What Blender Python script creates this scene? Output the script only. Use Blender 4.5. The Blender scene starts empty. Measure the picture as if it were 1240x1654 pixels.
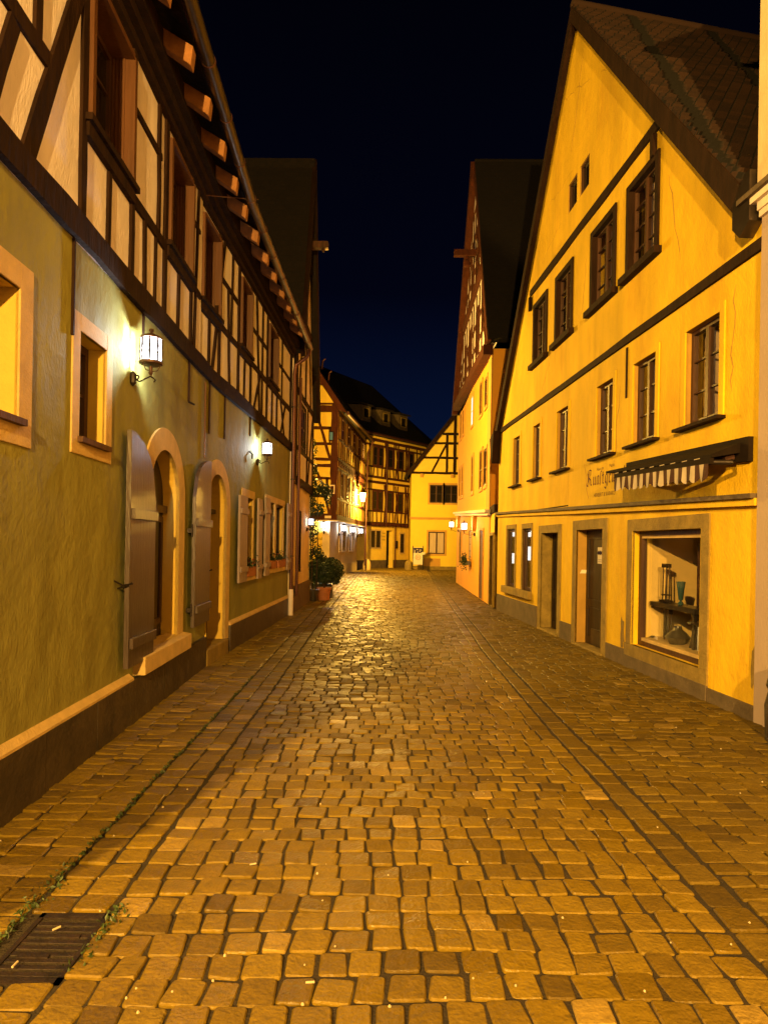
import bpy, math, random
import numpy as np
from mathutils import Vector, Matrix
random.seed(7)
PI = math.pi
sc = bpy.context.scene
COL = sc.collection
# ------------------------------------------------------------------ camera
F_PX, W_PX, H_PX = 1050.0, 1240.0, 1654.0
EYE = 1.6
cam_d = bpy.data.cameras.new('camera'); cam = bpy.data.objects.new('camera', cam_d); COL.objects.link(cam)
cam_d.sensor_fit = 'VERTICAL'; cam_d.sensor_height = 36; cam_d.lens = 36 * F_PX / H_PX
cam_d.clip_start = .05; cam_d.clip_end = 500
cam.location = (0, 0, EYE)
# horizon sits below the frame centre: shift lens; slight roll of the hand held phone
cam.rotation_euler = (PI / 2, math.radians(-1.0), 0)
cam_d.shift_y = (880 - 827) / H_PX
sc.camera = cam
sc.view_settings.view_transform = 'Standard'; sc.view_settings.look = 'None'
sc.view_settings.gamma = 1; sc.view_settings.exposure = .12
sc.cycles.use_denoising = True
sc.cycles.max_bounces = 6; sc.cycles.diffuse_bounces = 2; sc.cycles.glossy_bounces = 3
sc.cycles.transparent_max_bounces = 12; sc.cycles.sample_clamp_indirect = 3
sc.cycles.caustics_reflective = False; sc.cycles.caustics_refractive = False

# ------------------------------------------------------------------ materials
def nd(nt, t, **k):
    n = nt.nodes.new(t)
    for a, b in k.items(): setattr(n, a, b)
    return n
def mat(name, col, rough=.8, var=.25, vscale=3.0, bump=.15, bscale=40.0, stretch=(1, 1, 1), metal=0.0, spec=.4, dirt=None, dirtscale=1.2, dirtlo=.5, bump2=0, streak=0):
    m = bpy.data.materials.new(name); m.use_nodes = True; nt = m.node_tree; nt.nodes.clear()
    out = nd(nt, 'ShaderNodeOutputMaterial'); p = nd(nt, 'ShaderNodeBsdfPrincipled')
    nt.links.new(p.outputs[0], out.inputs[0])
    p.inputs['Roughness'].default_value = rough; p.inputs['Metallic'].default_value = metal
    p.inputs['Specular IOR Level'].default_value = spec
    tc = nd(nt, 'ShaderNodeTexCoord'); mp = nd(nt, 'ShaderNodeMapping'); mp.inputs['Scale'].default_value = stretch
    nt.links.new(tc.outputs['Object'], mp.inputs[0])
    n1 = nd(nt, 'ShaderNodeTexNoise'); n1.inputs['Scale'].default_value = vscale; n1.inputs['Detail'].default_value = 6; n1.inputs['Roughness'].default_value = .65
    nt.links.new(mp.outputs[0], n1.inputs[0])
    r = nd(nt, 'ShaderNodeMapRange'); r.inputs['From Min'].default_value = .3; r.inputs['From Max'].default_value = .7
    r.inputs['To Min'].default_value = 1 - var; r.inputs['To Max'].default_value = 1 + var * .6
    nt.links.new(n1.outputs[0], r.inputs[0])
    mul = nd(nt, 'ShaderNodeVectorMath', operation='MULTIPLY'); mul.inputs[0].default_value = col[:3]
    nt.links.new(r.outputs[0], mul.inputs[1])
    last = mul.outputs[0]
    if dirt:
        n3 = nd(nt, 'ShaderNodeTexNoise'); n3.inputs['Scale'].default_value = dirtscale; n3.inputs['Detail'].default_value = 8; n3.inputs['Roughness'].default_value = .7
        mp3 = nd(nt, 'ShaderNodeMapping'); mp3.inputs['Scale'].default_value = (1, 1, .35); nt.links.new(tc.outputs['Object'], mp3.inputs[0]); nt.links.new(mp3.outputs[0], n3.inputs[0])
        r3 = nd(nt, 'ShaderNodeMapRange'); r3.inputs['From Min'].default_value = dirtlo; r3.inputs['From Max'].default_value = dirtlo + .22
        nt.links.new(n3.outputs[0], r3.inputs[0])
        mx = nd(nt, 'ShaderNodeMix', data_type='RGBA'); nt.links.new(r3.outputs[0], mx.inputs[0]); nt.links.new(last, mx.inputs[6]); mx.inputs[7].default_value = (*dirt[:3], 1)
        last = mx.outputs[2]
    if streak:
        ms = nd(nt, 'ShaderNodeMapping'); ms.inputs['Scale'].default_value = (1.7, 1.7, .3); nt.links.new(tc.outputs['Object'], ms.inputs[0])
        ns = nd(nt, 'ShaderNodeTexNoise'); ns.inputs['Scale'].default_value = 1.3; ns.inputs['Detail'].default_value = 7; ns.inputs['Roughness'].default_value = .6; nt.links.new(ms.outputs[0], ns.inputs[0])
        rs = nd(nt, 'ShaderNodeMapRange'); rs.inputs['From Min'].default_value = .42; rs.inputs['From Max'].default_value = .68; rs.inputs['To Min'].default_value = 1; rs.inputs['To Max'].default_value = 1 - streak * 1.6
        nt.links.new(ns.outputs[0], rs.inputs[0]); m2 = nd(nt, 'ShaderNodeVectorMath', operation='MULTIPLY'); nt.links.new(last, m2.inputs[0]); nt.links.new(rs.outputs[0], m2.inputs[1]); last = m2.outputs[0]
    nt.links.new(last, p.inputs['Base Color'])
    n2 = nd(nt, 'ShaderNodeTexNoise'); n2.inputs['Scale'].default_value = bscale; n2.inputs['Detail'].default_value = 4
    nt.links.new(mp.outputs[0], n2.inputs[0])
    b = nd(nt, 'ShaderNodeBump'); b.inputs['Strength'].default_value = bump; b.inputs['Distance'].default_value = .02
    nt.links.new(n2.outputs[0], b.inputs['Height'])
    if bump2:
        n4 = nd(nt, 'ShaderNodeTexNoise'); n4.inputs['Scale'].default_value = 4.5; n4.inputs['Detail'].default_value = 3
        nt.links.new(tc.outputs['Object'], n4.inputs[0])
        b2 = nd(nt, 'ShaderNodeBump'); b2.inputs['Strength'].default_value = bump2; b2.inputs['Distance'].default_value = .06
        nt.links.new(n4.outputs[0], b2.inputs['Height']); nt.links.new(b2.outputs[0], b.inputs['Normal'])
    nt.links.new(b.outputs[0], p.inputs['Normal'])
    return m
def emis(name, col, s):
    m = bpy.data.materials.new(name); m.use_nodes = True; nt = m.node_tree; nt.nodes.clear()
    out = nd(nt, 'ShaderNodeOutputMaterial'); e = nd(nt, 'ShaderNodeEmission'); e.inputs[0].default_value = (*col, 1); e.inputs[1].default_value = s
    nt.links.new(e.outputs[0], out.inputs[0]); return m
def lampglass(name, col, s):   # lit frosted lantern glass: glows and lets the bulb's light through
    m = bpy.data.materials.new(name); m.use_nodes = True; nt = m.node_tree; nt.nodes.clear()
    out = nd(nt, 'ShaderNodeOutputMaterial'); e = nd(nt, 'ShaderNodeEmission'); t = nd(nt, 'ShaderNodeBsdfTransparent'); a = nd(nt, 'ShaderNodeAddShader')
    tc = nd(nt, 'ShaderNodeTexCoord'); n = nd(nt, 'ShaderNodeTexNoise'); n.inputs['Scale'].default_value = 22; n.inputs['Detail'].default_value = 3
    nt.links.new(tc.outputs['Object'], n.inputs[0])
    r = nd(nt, 'ShaderNodeMapRange'); r.inputs['From Min'].default_value = .35; r.inputs['From Max'].default_value = .6; r.inputs['To Min'].default_value = s * .35; r.inputs['To Max'].default_value = s
    nt.links.new(n.outputs[0], r.inputs[0]); nt.links.new(r.outputs[0], e.inputs[1])
    e.inputs[0].default_value = (*col, 1); t.inputs[0].default_value = (.85, .85, .85, 1)
    nt.links.new(e.outputs[0], a.inputs[0]); nt.links.new(t.outputs[0], a.inputs[1]); nt.links.new(a.outputs[0], out.inputs[0]); return m
def glass(name, tint=.06, rough=.04, trans=.0):
    m = bpy.data.materials.new(name); m.use_nodes = True; nt = m.node_tree; nt.nodes.clear()
    out = nd(nt, 'ShaderNodeOutputMaterial'); g = nd(nt, 'ShaderNodeBsdfGlossy'); g.inputs['Roughness'].default_value = rough; g.inputs[0].default_value = (.9, .9, .9, 1)
    d = nd(nt, 'ShaderNodeBsdfTransparent' if trans else 'ShaderNodeBsdfDiffuse'); d.inputs[0].default_value = (trans, trans, trans, 1) if trans else (tint * .5, tint * .4, tint * .35, 1)
    lw = nd(nt, 'ShaderNodeLayerWeight'); lw.inputs[0].default_value = .5; pw = nd(nt, 'ShaderNodeMath', operation='POWER'); pw.inputs[1].default_value = 3.5; nt.links.new(lw.outputs[1], pw.inputs[0])
    f = nd(nt, 'ShaderNodeMath', operation='MULTIPLY_ADD'); f.inputs[1].default_value = .75; f.inputs[2].default_value = .04; nt.links.new(pw.outputs[0], f.inputs[0]); mx = nd(nt, 'ShaderNodeMixShader')
    nt.links.new(f.outputs[0], mx.inputs[0]); nt.links.new(d.outputs[0], mx.inputs[1]); nt.links.new(g.outputs[0], mx.inputs[2]); nt.links.new(mx.outputs[0], out.inputs[0]); return m
def roofmat(name, c1, c2, sx=.18, sz=.15):
    m = mat(name, c1, .9, .5, 6, .3, 30)
    nt = m.node_tree; p = [n for n in nt.nodes if n.type == 'BSDF_PRINCIPLED'][0]
    uv = nd(nt, 'ShaderNodeUVMap'); br = nd(nt, 'ShaderNodeTexBrick'); br.inputs['Scale'].default_value = 1
    br.inputs['Brick Width'].default_value = sx; br.inputs['Row Height'].default_value = sz; br.inputs['Mortar Size'].default_value = .012; br.inputs['Mortar Smooth'].default_value = .4
    br.inputs[1].default_value = (*c1, 1); br.inputs[2].default_value = (*c2, 1); br.inputs[3].default_value = (.01, .008, .006, 1)
    nz = nd(nt, 'ShaderNodeTexNoise'); nz.inputs['Scale'].default_value = 2.5; nt.links.new(uv.outputs[0], nz.inputs[0])
    ad = nd(nt, 'ShaderNodeVectorMath', operation='MULTIPLY_ADD'); ad.inputs[1].default_value = (.02, .02, 0)
    nt.links.new(nz.outputs[1], ad.inputs[0]); nt.links.new(uv.outputs[0], ad.inputs[2]); nt.links.new(ad.outputs[0], br.inputs[0])
    old = p.inputs['Base Color'].links[0].from_socket
    nt.links.new(br.outputs[0], p.inputs['Base Color'])
    b = [n for n in nt.nodes if n.type == 'BUMP'][0]
    b3 = nd(nt, 'ShaderNodeBump'); b3.inputs['Strength'].default_value = .8; b3.inputs['Distance'].default_value = .04; b3.invert = True
    nt.links.new(br.outputs[1], b3.inputs['Height']); nt.links.new(b.outputs[0], b3.inputs['Normal']); nt.links.new(b3.outputs[0], p.inputs['Normal'])
    return m

M = {}
M['olive'] = mat('olive_plaster', (.27, .25, .055), .8, .22, 1.6, .25, 55, (1, 1, .5), dirt=(.19, .165, .04), dirtlo=.56, bump2=.35, streak=.13)
M['cream'] = mat('cream_infill', (.84, .78, .88), .9, .12, 5, .3, 70, (1, 1, .4), dirt=(.60, .52, .48), dirtlo=.55, bump2=.2, streak=.1)
M['timber'] = mat('dark_timber', (.024, .011, .006), .85, .5, 9, .5, 30, (1, 1, .25), spec=.12)
M['timber_red'] = mat('red_brown_timber', (.07, .02, .010), .85, .4, 9, .3, 30, (1, 1, .25), spec=.15)
M['casing'] = mat('brown_casing', (.11, .045, .018), .45, .3, 9, .25, 30, (1, 1, .1))
M['rafter'] = mat('rafter_wood', (.34, .15, .05), .7, .3, 9, .3, 30)
M['casing_dark'] = mat('dark_casing', (.06, .025, .012), .5, .4, 9, .25, 30, (1, 1, .1))
M['shutter'] = mat('shutter_wood', (.065, .042, .036), .38, .35, 7, .25, 24, (3, 3, .25), spec=.6)
M['shutter_pale'] = mat('pale_shutter', (.28, .21, .18), .5, .3, 7, .25, 24, (3, 3, .25))
M['sand'] = mat('sandstone', (.60, .42, .16), .85, .18, 6, .3, 60, dirt=(.40, .28, .10), dirtlo=.56)
M['sand_dark'] = mat('old_sandstone', (.27, .185, .04), .85, .35, 5, .5, 40, dirt=(.15, .10, .04), dirtlo=.5)
M['reveal'] = mat('sodium_lit_reveal', (.62, .42, .07), .8, .1, 4, .15, 40)  # same stone as the surrounds, sodium light's yellow put into its colour
M['slate'] = mat('plinth_slate', (.05, .035, .022), .5, .5, 3.5, .4, 20, dirt=(.10, .07, .04), dirtlo=.52)
M['plinth'] = mat('grey_plinth', (.12, .085, .05), .8, .35, 5, .4, 30)
M['gold'] = mat('yellow_plaster', (.78, .50, .010), .85, .14, 1.1, .4, 45, (1, 1, .6), dirt=(.60, .33, .008), dirtlo=.52, streak=.12, bump2=.3)
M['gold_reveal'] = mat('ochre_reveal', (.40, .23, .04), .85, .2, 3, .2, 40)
M['goldfar'] = mat('far_yellow_plaster', (.82, .58, .05), .85, .06, 1.5, .12, 40)
M['orange'] = mat('orange_plaster', (.82, .37, .03), .85, .08, 1.3, .15, 40)
M['orange_trim'] = mat('ochre_trim', (.55, .30, .06), .85, .1, 2, .1, 40)
M['white'] = mat('cream_plaster', (.70, .56, .34), .85, .12, 2, .15, 40, dirt=(.5, .38, .2), dirtlo=.55)
M['pinkwall'] = mat('greyish_render', (.42, .32, .27), .85, .08, 2, .2, 50)
M['stonewhite'] = mat('pale_stone', (.78, .66, .55), .7, .1, 3, .1, 40)
M['infill_y'] = mat('yellow_infill', (.85, .60, .08), .85, .1, 3, .12, 40)
M['metal'] = mat('zinc_gutter', (.10, .075, .06), .35, .3, 4, .05, 20, metal=.85, spec=.6)
M['copper'] = mat('copper_pipe', (.10, .04, .028), .38, .35, 4, .05, 20, (1, 1, .2), metal=.6)
M['iron'] = mat('black_iron', (.03, .022, .02), .45, .3, 12, .2, 60, metal=.6)
M['ironred'] = mat('brown_iron', (.09, .045, .035), .45, .3, 12, .2, 60, metal=.5)
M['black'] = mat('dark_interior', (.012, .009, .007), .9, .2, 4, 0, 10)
M['door'] = mat('dark_door', (.022, .012, .008), .45, .4, 6, .2, 24, (2, 2, .25))
M['glass'] = glass('window_glass', .03)
M['clear'] = glass('shop_glass', trans=.92)
M['roof'] = roofmat('roof_tiles', (.045, .020, .010), (.022, .011, .007), .17, .134)
M['roofdark'] = roofmat('dark_roof_tiles', (.011, .007, .005), (.008, .005, .004))
M['lamp_white'] = lampglass('lit_white_glass', (.85, .92, 1.0), 1.9)
M['lamp_pink'] = lampglass('lit_rosy_glass', (1.0, .82, .62), 5)
M['lamp_sodium'] = lampglass('lit_sodium_glass', (1.0, .62, .14), 14)
M['lamp_sodium_dim'] = lampglass('lit_sodium_glass_dim', (1.0, .62, .14), 1.2)
M['awn_box'] = mat('awning_metal', (.016, .010, .007), .85, .3, 5, .1, 30, spec=.08)
M['terracotta'] = mat('terracotta', (.42, .15, .05), .8, .25, 8, .15, 40)
M['leaf'] = mat('leaves', (.035, .055, .012), .5, .6, 9, .1, 20)
M['leafdark'] = mat('dark_leaves', (.022, .04, .010), .5, .6, 9, .1, 20)
M['flower'] = mat('red_petals', (.35, .03, .03), .6, .3, 9, .1, 20)
M['bark'] = mat('bark', (.05, .03, .02), .9, .4, 20, .5, 40)
M['curtain'] = mat('pale_curtain', (.55, .42, .3), .9, .2, 3, .15, 8, (6, 6, .3))
M['text'] = mat('lettering_paint', (.10, .012, .012), .8, .3, 20, 0, 40)
M['textbrown'] = mat('brown_lettering', (.16, .07, .015), .8, .3, 20, 0, 40)
M['soil'] = mat('joint_soil', (.024, .015, .006), .95, .5, 20, .6, 90)
M['grate'] = mat('rusty_iron', (.02, .011, .008), .6, .6, 14, .4, 60, metal=.2, dirt=(.07, .03, .012), dirtlo=.58)
M['paper'] = mat('paper', (.75, .66, .5), .9, .05, 3, 0, 40)
M['dblue'] = mat('dark_print', (.03, .02, .06), .8, .3, 20, 0, 40)
M['bluesign'] = mat('blue_plate', (.03, .16, .5), .5, .1, 20, 0, 40)
M['butt'] = mat('cigarette_paper', (.40, .32, .2), .9, .1, 20, 0, 40)
M['shopwall'] = mat('shop_wall', (.80, .58, .20), .9, .15, 1.5, .1, 40)
M['vase'] = mat('teal_glaze', (.05, .14, .15), .15, .3, 5, 0, 40, spec=.8)
M['ceramic'] = mat('dark_ceramic', (.03, .025, .02), .3, .3, 5, 0, 40, spec=.7)
M['oldwood'] = mat('old_wood', (.10, .045, .022), .7, .5, 8, .4, 30, (2, 2, .2))
M['litroom'] = emis('lit_room', (1.0, .93, .85), 1.6)
M['stripe_dark'] = mat('brown_canvas', (.055, .02, .012), .9, .2, 8, .2, 60)
M['stripe_light'] = mat('cream_canvas', (.50, .42, .32), .9, .15, 8, .2, 60)

def cobblemat(name, bright=1.0, rough=.42):
    m = mat(name, (.3, .2, .1), rough, .2, 18, .35, 60, spec=.3, bump2=0)
    nt = m.node_tree; p = [n for n in nt.nodes if n.type == 'BSDF_PRINCIPLED'][0]
    a = nd(nt, 'ShaderNodeAttribute', attribute_name='tint'); sp = nd(nt, 'ShaderNodeSeparateColor'); nt.links.new(a.outputs[0], sp.inputs[0])
    cr = nd(nt, 'ShaderNodeValToRGB'); e = cr.color_ramp.elements
    e[0].position = 0; e[0].color = (.13 * bright, .078 * bright, .005 * bright, 1); e[1].position = 1; e[1].color = (.40 * bright, .26 * bright, .05 * bright, 1)
    k = e.new(.45); k.color = (.235 * bright, .146 * bright, .008 * bright, 1)
    k = e.new(.8); k.color = (.285 * bright, .182 * bright, .012 * bright, 1)
    nt.links.new(sp.outputs[0], cr.inputs[0])
    mul = [n for n in nt.nodes if n.type == 'VECT_MATH'][0]
    nt.links.new(cr.outputs[0], mul.inputs[0])
    # chipped lumps on each stone
    tc = [n for n in nt.nodes if n.type == 'TEX_COORD'][0]
    n4 = nd(nt, 'ShaderNodeTexNoise'); n4.inputs['Scale'].default_value = 16; n4.inputs['Detail'].default_value = 3; nt.links.new(tc.outputs['Object'], n4.inputs[0])
    b2 = nd(nt, 'ShaderNodeBump'); b2.inputs['Strength'].default_value = .5; b2.inputs['Distance'].default_value = .02; nt.links.new(n4.outputs[0], b2.inputs['Height'])
    b = [n for n in nt.nodes if n.type == 'BUMP' and n != b2][0]; nt.links.new(b2.outputs[0], b.inputs['Normal'])
    # worn, slightly damp gloss differs from stone to stone
    rr = nd(nt, 'ShaderNodeMapRange'); rr.inputs['To Min'].default_value = rough - .08; rr.inputs['To Max'].default_value = rough + .22
    nt.links.new(sp.outputs[1], rr.inputs[0]); nt.links.new(rr.outputs[0], p.inputs['Roughness'])
    return m
M['cobble'] = cobblemat('cobbles', .62); M['pave'] = cobblemat('pavement_stones', .46, .5); M['pave_left'] = cobblemat('lit_pavement_stones', .70, .5)  # left pavement: same stones, brightened so lamplight sits in the colour

# ------------------------------------------------------------------ geometry helpers
class W:
    """a wall line in plan; s metres along it, z up, o outwards (towards the street)"""
    def __init__(w, a, b, flip=False):
        w.a = a; dx, dy = b[0] - a[0], b[1] - a[1]; w.L = math.hypot(dx, dy); w.t = (dx / w.L, dy / w.L)
        w.n = (w.t[1], -w.t[0]) if flip else (-w.t[1], w.t[0])
        w.flip = flip
    def pt(w, s, z, o=0):
        return (w.a[0] + w.t[0] * s + w.n[0] * o, w.a[1] + w.t[1] * s + w.n[1] * o, z)
class MB:
    def __init__(b): b.v = []; b.f = []; b.uv = None; b.sm = False
    def face(b, pts, facing=None):
        pts = [Vector(p) for p in pts]
        if facing is not None:
            n = Vector((0, 0, 0))
            for i in range(len(pts)): n += pts[i].cross(pts[(i + 1) % len(pts)])
            if n.dot(Vector(facing)) < 0: pts.reverse()
        i = len(b.v); b.v += pts; b.f.append(tuple(range(i, i + len(pts))))
    def hexa(b, p):   # p: 8 points, bottom 4 then top 4, same winding
        p = [Vector(q) for q in p]; c = sum(p, Vector()) / 8; i = len(b.v); b.v += p
        for q in ((0, 1, 2, 3), (4, 5, 6, 7), (0, 1, 5, 4), (1, 2, 6, 5), (2, 3, 7, 6), (3, 0, 4, 7)):
            fc = sum((p[k] for k in q), Vector()) / 4; n = (p[q[1]] - p[q[0]]).cross(p[q[2]] - p[q[1]])
            if n.dot(fc - c) < 0: q = q[::-1]
            b.f.append(tuple(i + k for k in q))
        return b
    def box(b, w, s0, s1, z0, z1, o0, o1):
        return b.hexa([w.pt(s0, z0, o0), w.pt(s1, z0, o0), w.pt(s1, z0, o1), w.pt(s0, z0, o1), w.pt(s0, z1, o0), w.pt(s1, z1, o0), w.pt(s1, z1, o1), w.pt(s0, z1, o1)])
    def prism(b, w, pts, o0, o1):
        A = [Vector(w.pt(s, z, o0)) for s, z in pts]; B = [Vector(w.pt(s, z, o1)) for s, z in pts]
        n = Vector((w.n[0], w.n[1], 0)); c = sum(A + B, Vector()) / (2 * len(A))
        b.face(A, -n); b.face(B, n)
        for i in range(len(pts)):
            j = (i + 1) % len(pts); q = [A[i], A[j], B[j], B[i]]; b.face(q, (q[0] + q[1] + q[2] + q[3]) / 4 - c)
        return b
    def bar(b, w, p, q, wd, o0, o1, wd2=None):
        d = Vector((q[0] - p[0], q[1] - p[1])); d.normalize(); nx, nz = -d.y, d.x; a = wd / 2; c = (wd2 or wd) / 2
        return b.prism(w, [(p[0] + nx * a, p[1] + nz * a), (q[0] + nx * c, q[1] + nz * c), (q[0] - nx * c, q[1] - nz * c), (p[0] - nx * a, p[1] - nz * a)], o0, o1)
    def wood(b, w, p, q, wd, o0, o1, seg=.35):
        """hand hewn timber: a bar whose edges wander a little"""
        L = math.hypot(q[0] - p[0], q[1] - p[1]); n = max(1, int(L / seg)); d = ((q[0] - p[0]) / L, (q[1] - p[1]) / L); nx, nz = -d[1], d[0]
        lo = []; hi = []
        for i in range(n + 1):
            t = i / n; c = (p[0] + (q[0] - p[0]) * t, p[1] + (q[1] - p[1]) * t); j = random.uniform(-.008, .008); h = wd / 2 * random.uniform(.86, 1.1)
            hi.append((c[0] + nx * (h + j), c[1] + nz * (h + j))); lo.append((c[0] - nx * (h - j), c[1] - nz * (h - j)))
        for i in range(n): b.prism(w, [hi[i], hi[i + 1], lo[i + 1], lo[i]], o0, o1)
        return b
    def tube(b, path, r, n=10, cap=True):
        path = [Vector(p) for p in path]; rs = r if isinstance(r, (list, tuple)) else [r] * len(path)
        up = Vector((0, 0, 1)); rings = []
        d0 = None
        for i, p in enumerate(path):
            d = (path[min(i + 1, len(path) - 1)] - path[max(i - 1, 0)]).normalized()
            if d0 is None:
                x = d.cross(up) if abs(d.z) < .95 else d.cross(Vector((1, 0, 0))); x.normalize()
            else:
                x = (x - d * x.dot(d)); x.normalize()
            d0 = d; y = d.cross(x); i0 = len(b.v)
            for k in range(n):
                a = 2 * PI * k / n; b.v.append(p + (x * math.cos(a) + y * math.sin(a)) * rs[i])
            rings.append(i0)
        for a, c in zip(rings, rings[1:]):
            for k in range(n): b.f.append((a + k, a + (k + 1) % n, c + (k + 1) % n, c + k))
        if cap: b.f.append(tuple(rings[0] + k for k in range(n))[::-1]); b.f.append(tuple(rings[-1] + k for k in range(n)))
        b.sm = True
        return b
    def lathe(b, c, prof, n=16, ang=0, sx=1, sy=1):
        rings = []
        for r, z in prof:
            rings.append(len(b.v))
            for k in range(n):
                a = ang + 2 * PI * k / n; b.v.append(Vector((c[0] + r * math.cos(a) * sx, c[1] + r * math.sin(a) * sy, c[2] + z)))
        for a, d in zip(rings, rings[1:]):
            for k in range(n): b.f.append((a + k, a + (k + 1) % n, d + (k + 1) % n, d + k))
        b.f.append(tuple(rings[0] + k for k in range(n))[::-1]); b.f.append(tuple(rings[-1] + k for k in range(n)))
        return b
    def leaves(b, pts, size, var=.4, nrm=None):
        for i, p in enumerate(pts):
            p = Vector(p); s = size * random.uniform(1 - var, 1 + var)
            d = Vector((random.gauss(0, 1), random.gauss(0, 1), random.gauss(0, 1))).normalized()
            if nrm: d = (d * .8 + Vector(nrm(p))).normalized()
            x = d.orthogonal().normalized(); a = random.uniform(0, 6.28); x = (Matrix.Rotation(a, 3, d) @ x); y = d.cross(x)
            b.face([p - x * s, p - y * s * .45 + d * s * .1, p + x * s, p + y * s * .45 + d * s * .1])
        return b
    def build(b, name, m, parent=None, smooth=None, bevel=0):
        me = bpy.data.meshes.new(name); me.from_pydata([tuple(v) for v in b.v], [], b.f); me.update()
        me.materials.append(M[m] if isinstance(m, str) else m)
        if b.sm if smooth is None else smooth: me.shade_smooth()
        if b.uv:
            l = me.uv_layers.new(name='UVMap')
            for po in me.polygons:
                for li in po.loop_indices:
                    co = me.vertices[me.loops[li].vertex_index].co; l.data[li].uv = b.uv(co)
        if b.sm and smooth is None:
            try: me.set_sharp_from_angle(angle=math.radians(50))
            except Exception: pass
        o = bpy.data.objects.new(name, me); COL.objects.link(o)
        if parent: put(o, parent)
        if bevel:
            md = o.modifiers.new('bevel', 'BEVEL'); md.width = bevel; md.segments = 2; md.limit_method = 'ANGLE'
        return o
def put(o, parent):
    o.parent = parent; loc = Vector(parent.location); p = parent.parent
    # meshes carry world coordinates: cancel the parents' offsets
    o.matrix_parent_inverse = (world_of(parent)).inverted()
def world_of(o):
    m = Matrix.LocRotScale(o.location, o.rotation_euler, None)
    return world_of(o.parent) @ o.matrix_parent_inverse @ m if o.parent else m
def thing(name, loc, label, cat, group=None):
    o = bpy.data.objects.new(name, None); COL.objects.link(o); o.location = loc; o.empty_display_size = .1
    tag(o, label, cat, group); return o
def tag(o, label=None, cat=None, group=None, kind=None):
    if label: o['label'] = label
    if cat: o['category'] = cat
    if group: o['group'] = group
    if kind: o['kind'] = kind
    return o

def clip(poly, outline):
    """convex clip of a polygon by a convex ccw outline (s,z)"""
    for i in range(len(outline)):
        a, c = outline[i], outline[(i + 1) % len(outline)]; res = []
        ins = lambda p: (c[0] - a[0]) * (p[1] - a[1]) - (c[1] - a[1]) * (p[0] - a[0]) >= -1e-9
        for k in range(len(poly)):
            p, q = poly[k], poly[(k + 1) % len(poly)]
            if ins(p): res.append(p)
            if ins(p) != ins(q):
                d1 = (c[0] - a[0]) * (p[1] - a[1]) - (c[1] - a[1]) * (p[0] - a[0]); d2 = (c[0] - a[0]) * (q[1] - a[1]) - (c[1] - a[1]) * (q[0] - a[0])
                t = d1 / (d1 - d2); res.append((p[0] + (q[0] - p[0]) * t, p[1] + (q[1] - p[1]) * t))
        poly = res
        if len(poly) < 3: return []
    return poly
def holed(w, s0, s1, z0, z1, holes, o=0, outline=None, arches=(), back=-.3):
    """wall face with rectangular holes (s0,s1,z0,z1); arches: (s0,s1,zspring,ztop) fill in the spandrels of a hole"""
    b = MB(); ss = sorted({s0, s1, *[h[i] for h in holes for i in (0, 1) if s0 < h[i] < s1]}); zs = sorted({z0, z1, *[h[i] for h in holes for i in (2, 3) if z0 < h[i] < z1]})
    n = (w.n[0], w.n[1], 0)
    for i in range(len(ss) - 1):
        for j in range(len(zs) - 1):
            cs, cz = (ss[i] + ss[i + 1]) / 2, (zs[j] + zs[j + 1]) / 2
            if any(h[0] < cs < h[1] and h[2] < cz < h[3] for h in holes): continue
            q = [(ss[i], zs[j]), (ss[i + 1], zs[j]), (ss[i + 1], zs[j + 1]), (ss[i], zs[j + 1])]
            if outline: q = clip(q, outline)
            if q:
                b.face([w.pt(s, z, o) for s, z in q], n)
                b.face([w.pt(s, z, back) for s, z in q], (-n[0], -n[1], 0))
    for (a, c, zsp, zt) in arches:
        cx, r = (a + c) / 2, (c - a) / 2; N = 16
        pts = [(cx - r * math.cos(PI * k / N), zsp + (zt - zsp) * math.sin(PI * k / N)) for k in range(N + 1)]
        for k in range(N): b.face([w.pt(*pts[k], o), w.pt(*pts[k + 1], o), w.pt(pts[k + 1][0], zt, o), w.pt(pts[k][0], zt, o)], n)
    return b
def jambs(b, w, s0, s1, z0, z1, o0, o1, which='lrtb', t=.02):
    if 'l' in which: b.face([w.pt(s0, z0, o0), w.pt(s0, z0, o1), w.pt(s0, z1, o1), w.pt(s0, z1, o0)], (w.t[0], w.t[1], 0))
    if 'r' in which: b.face([w.pt(s1, z0, o0), w.pt(s1, z0, o1), w.pt(s1, z1, o1), w.pt(s1, z1, o0)], (-w.t[0], -w.t[1], 0))
    if 't' in which: b.face([w.pt(s0, z1, o0), w.pt(s0, z1, o1), w.pt(s1, z1, o1), w.pt(s1, z1, o0)], (0, 0, -1))
    if 'b' in which: b.face([w.pt(s0, z0, o0), w.pt(s0, z0, o1), w.pt(s1, z0, o1), w.pt(s1, z0, o0)], (0, 0, 1))
    return b
def ringframe(b, w, s0, s1, z0, z1, wd, o0, o1, bottom=True):
    b.box(w, s0, s0 + wd, z0, z1, o0, o1); b.box(w, s1 - wd, s1, z0, z1, o0, o1); b.box(w, s0 + wd, s1 - wd, z1 - wd, z1, o0, o1)
    if bottom: b.box(w, s0 + wd, s1 - wd, z0, z0 + wd, o0, o1)
    return b
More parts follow.
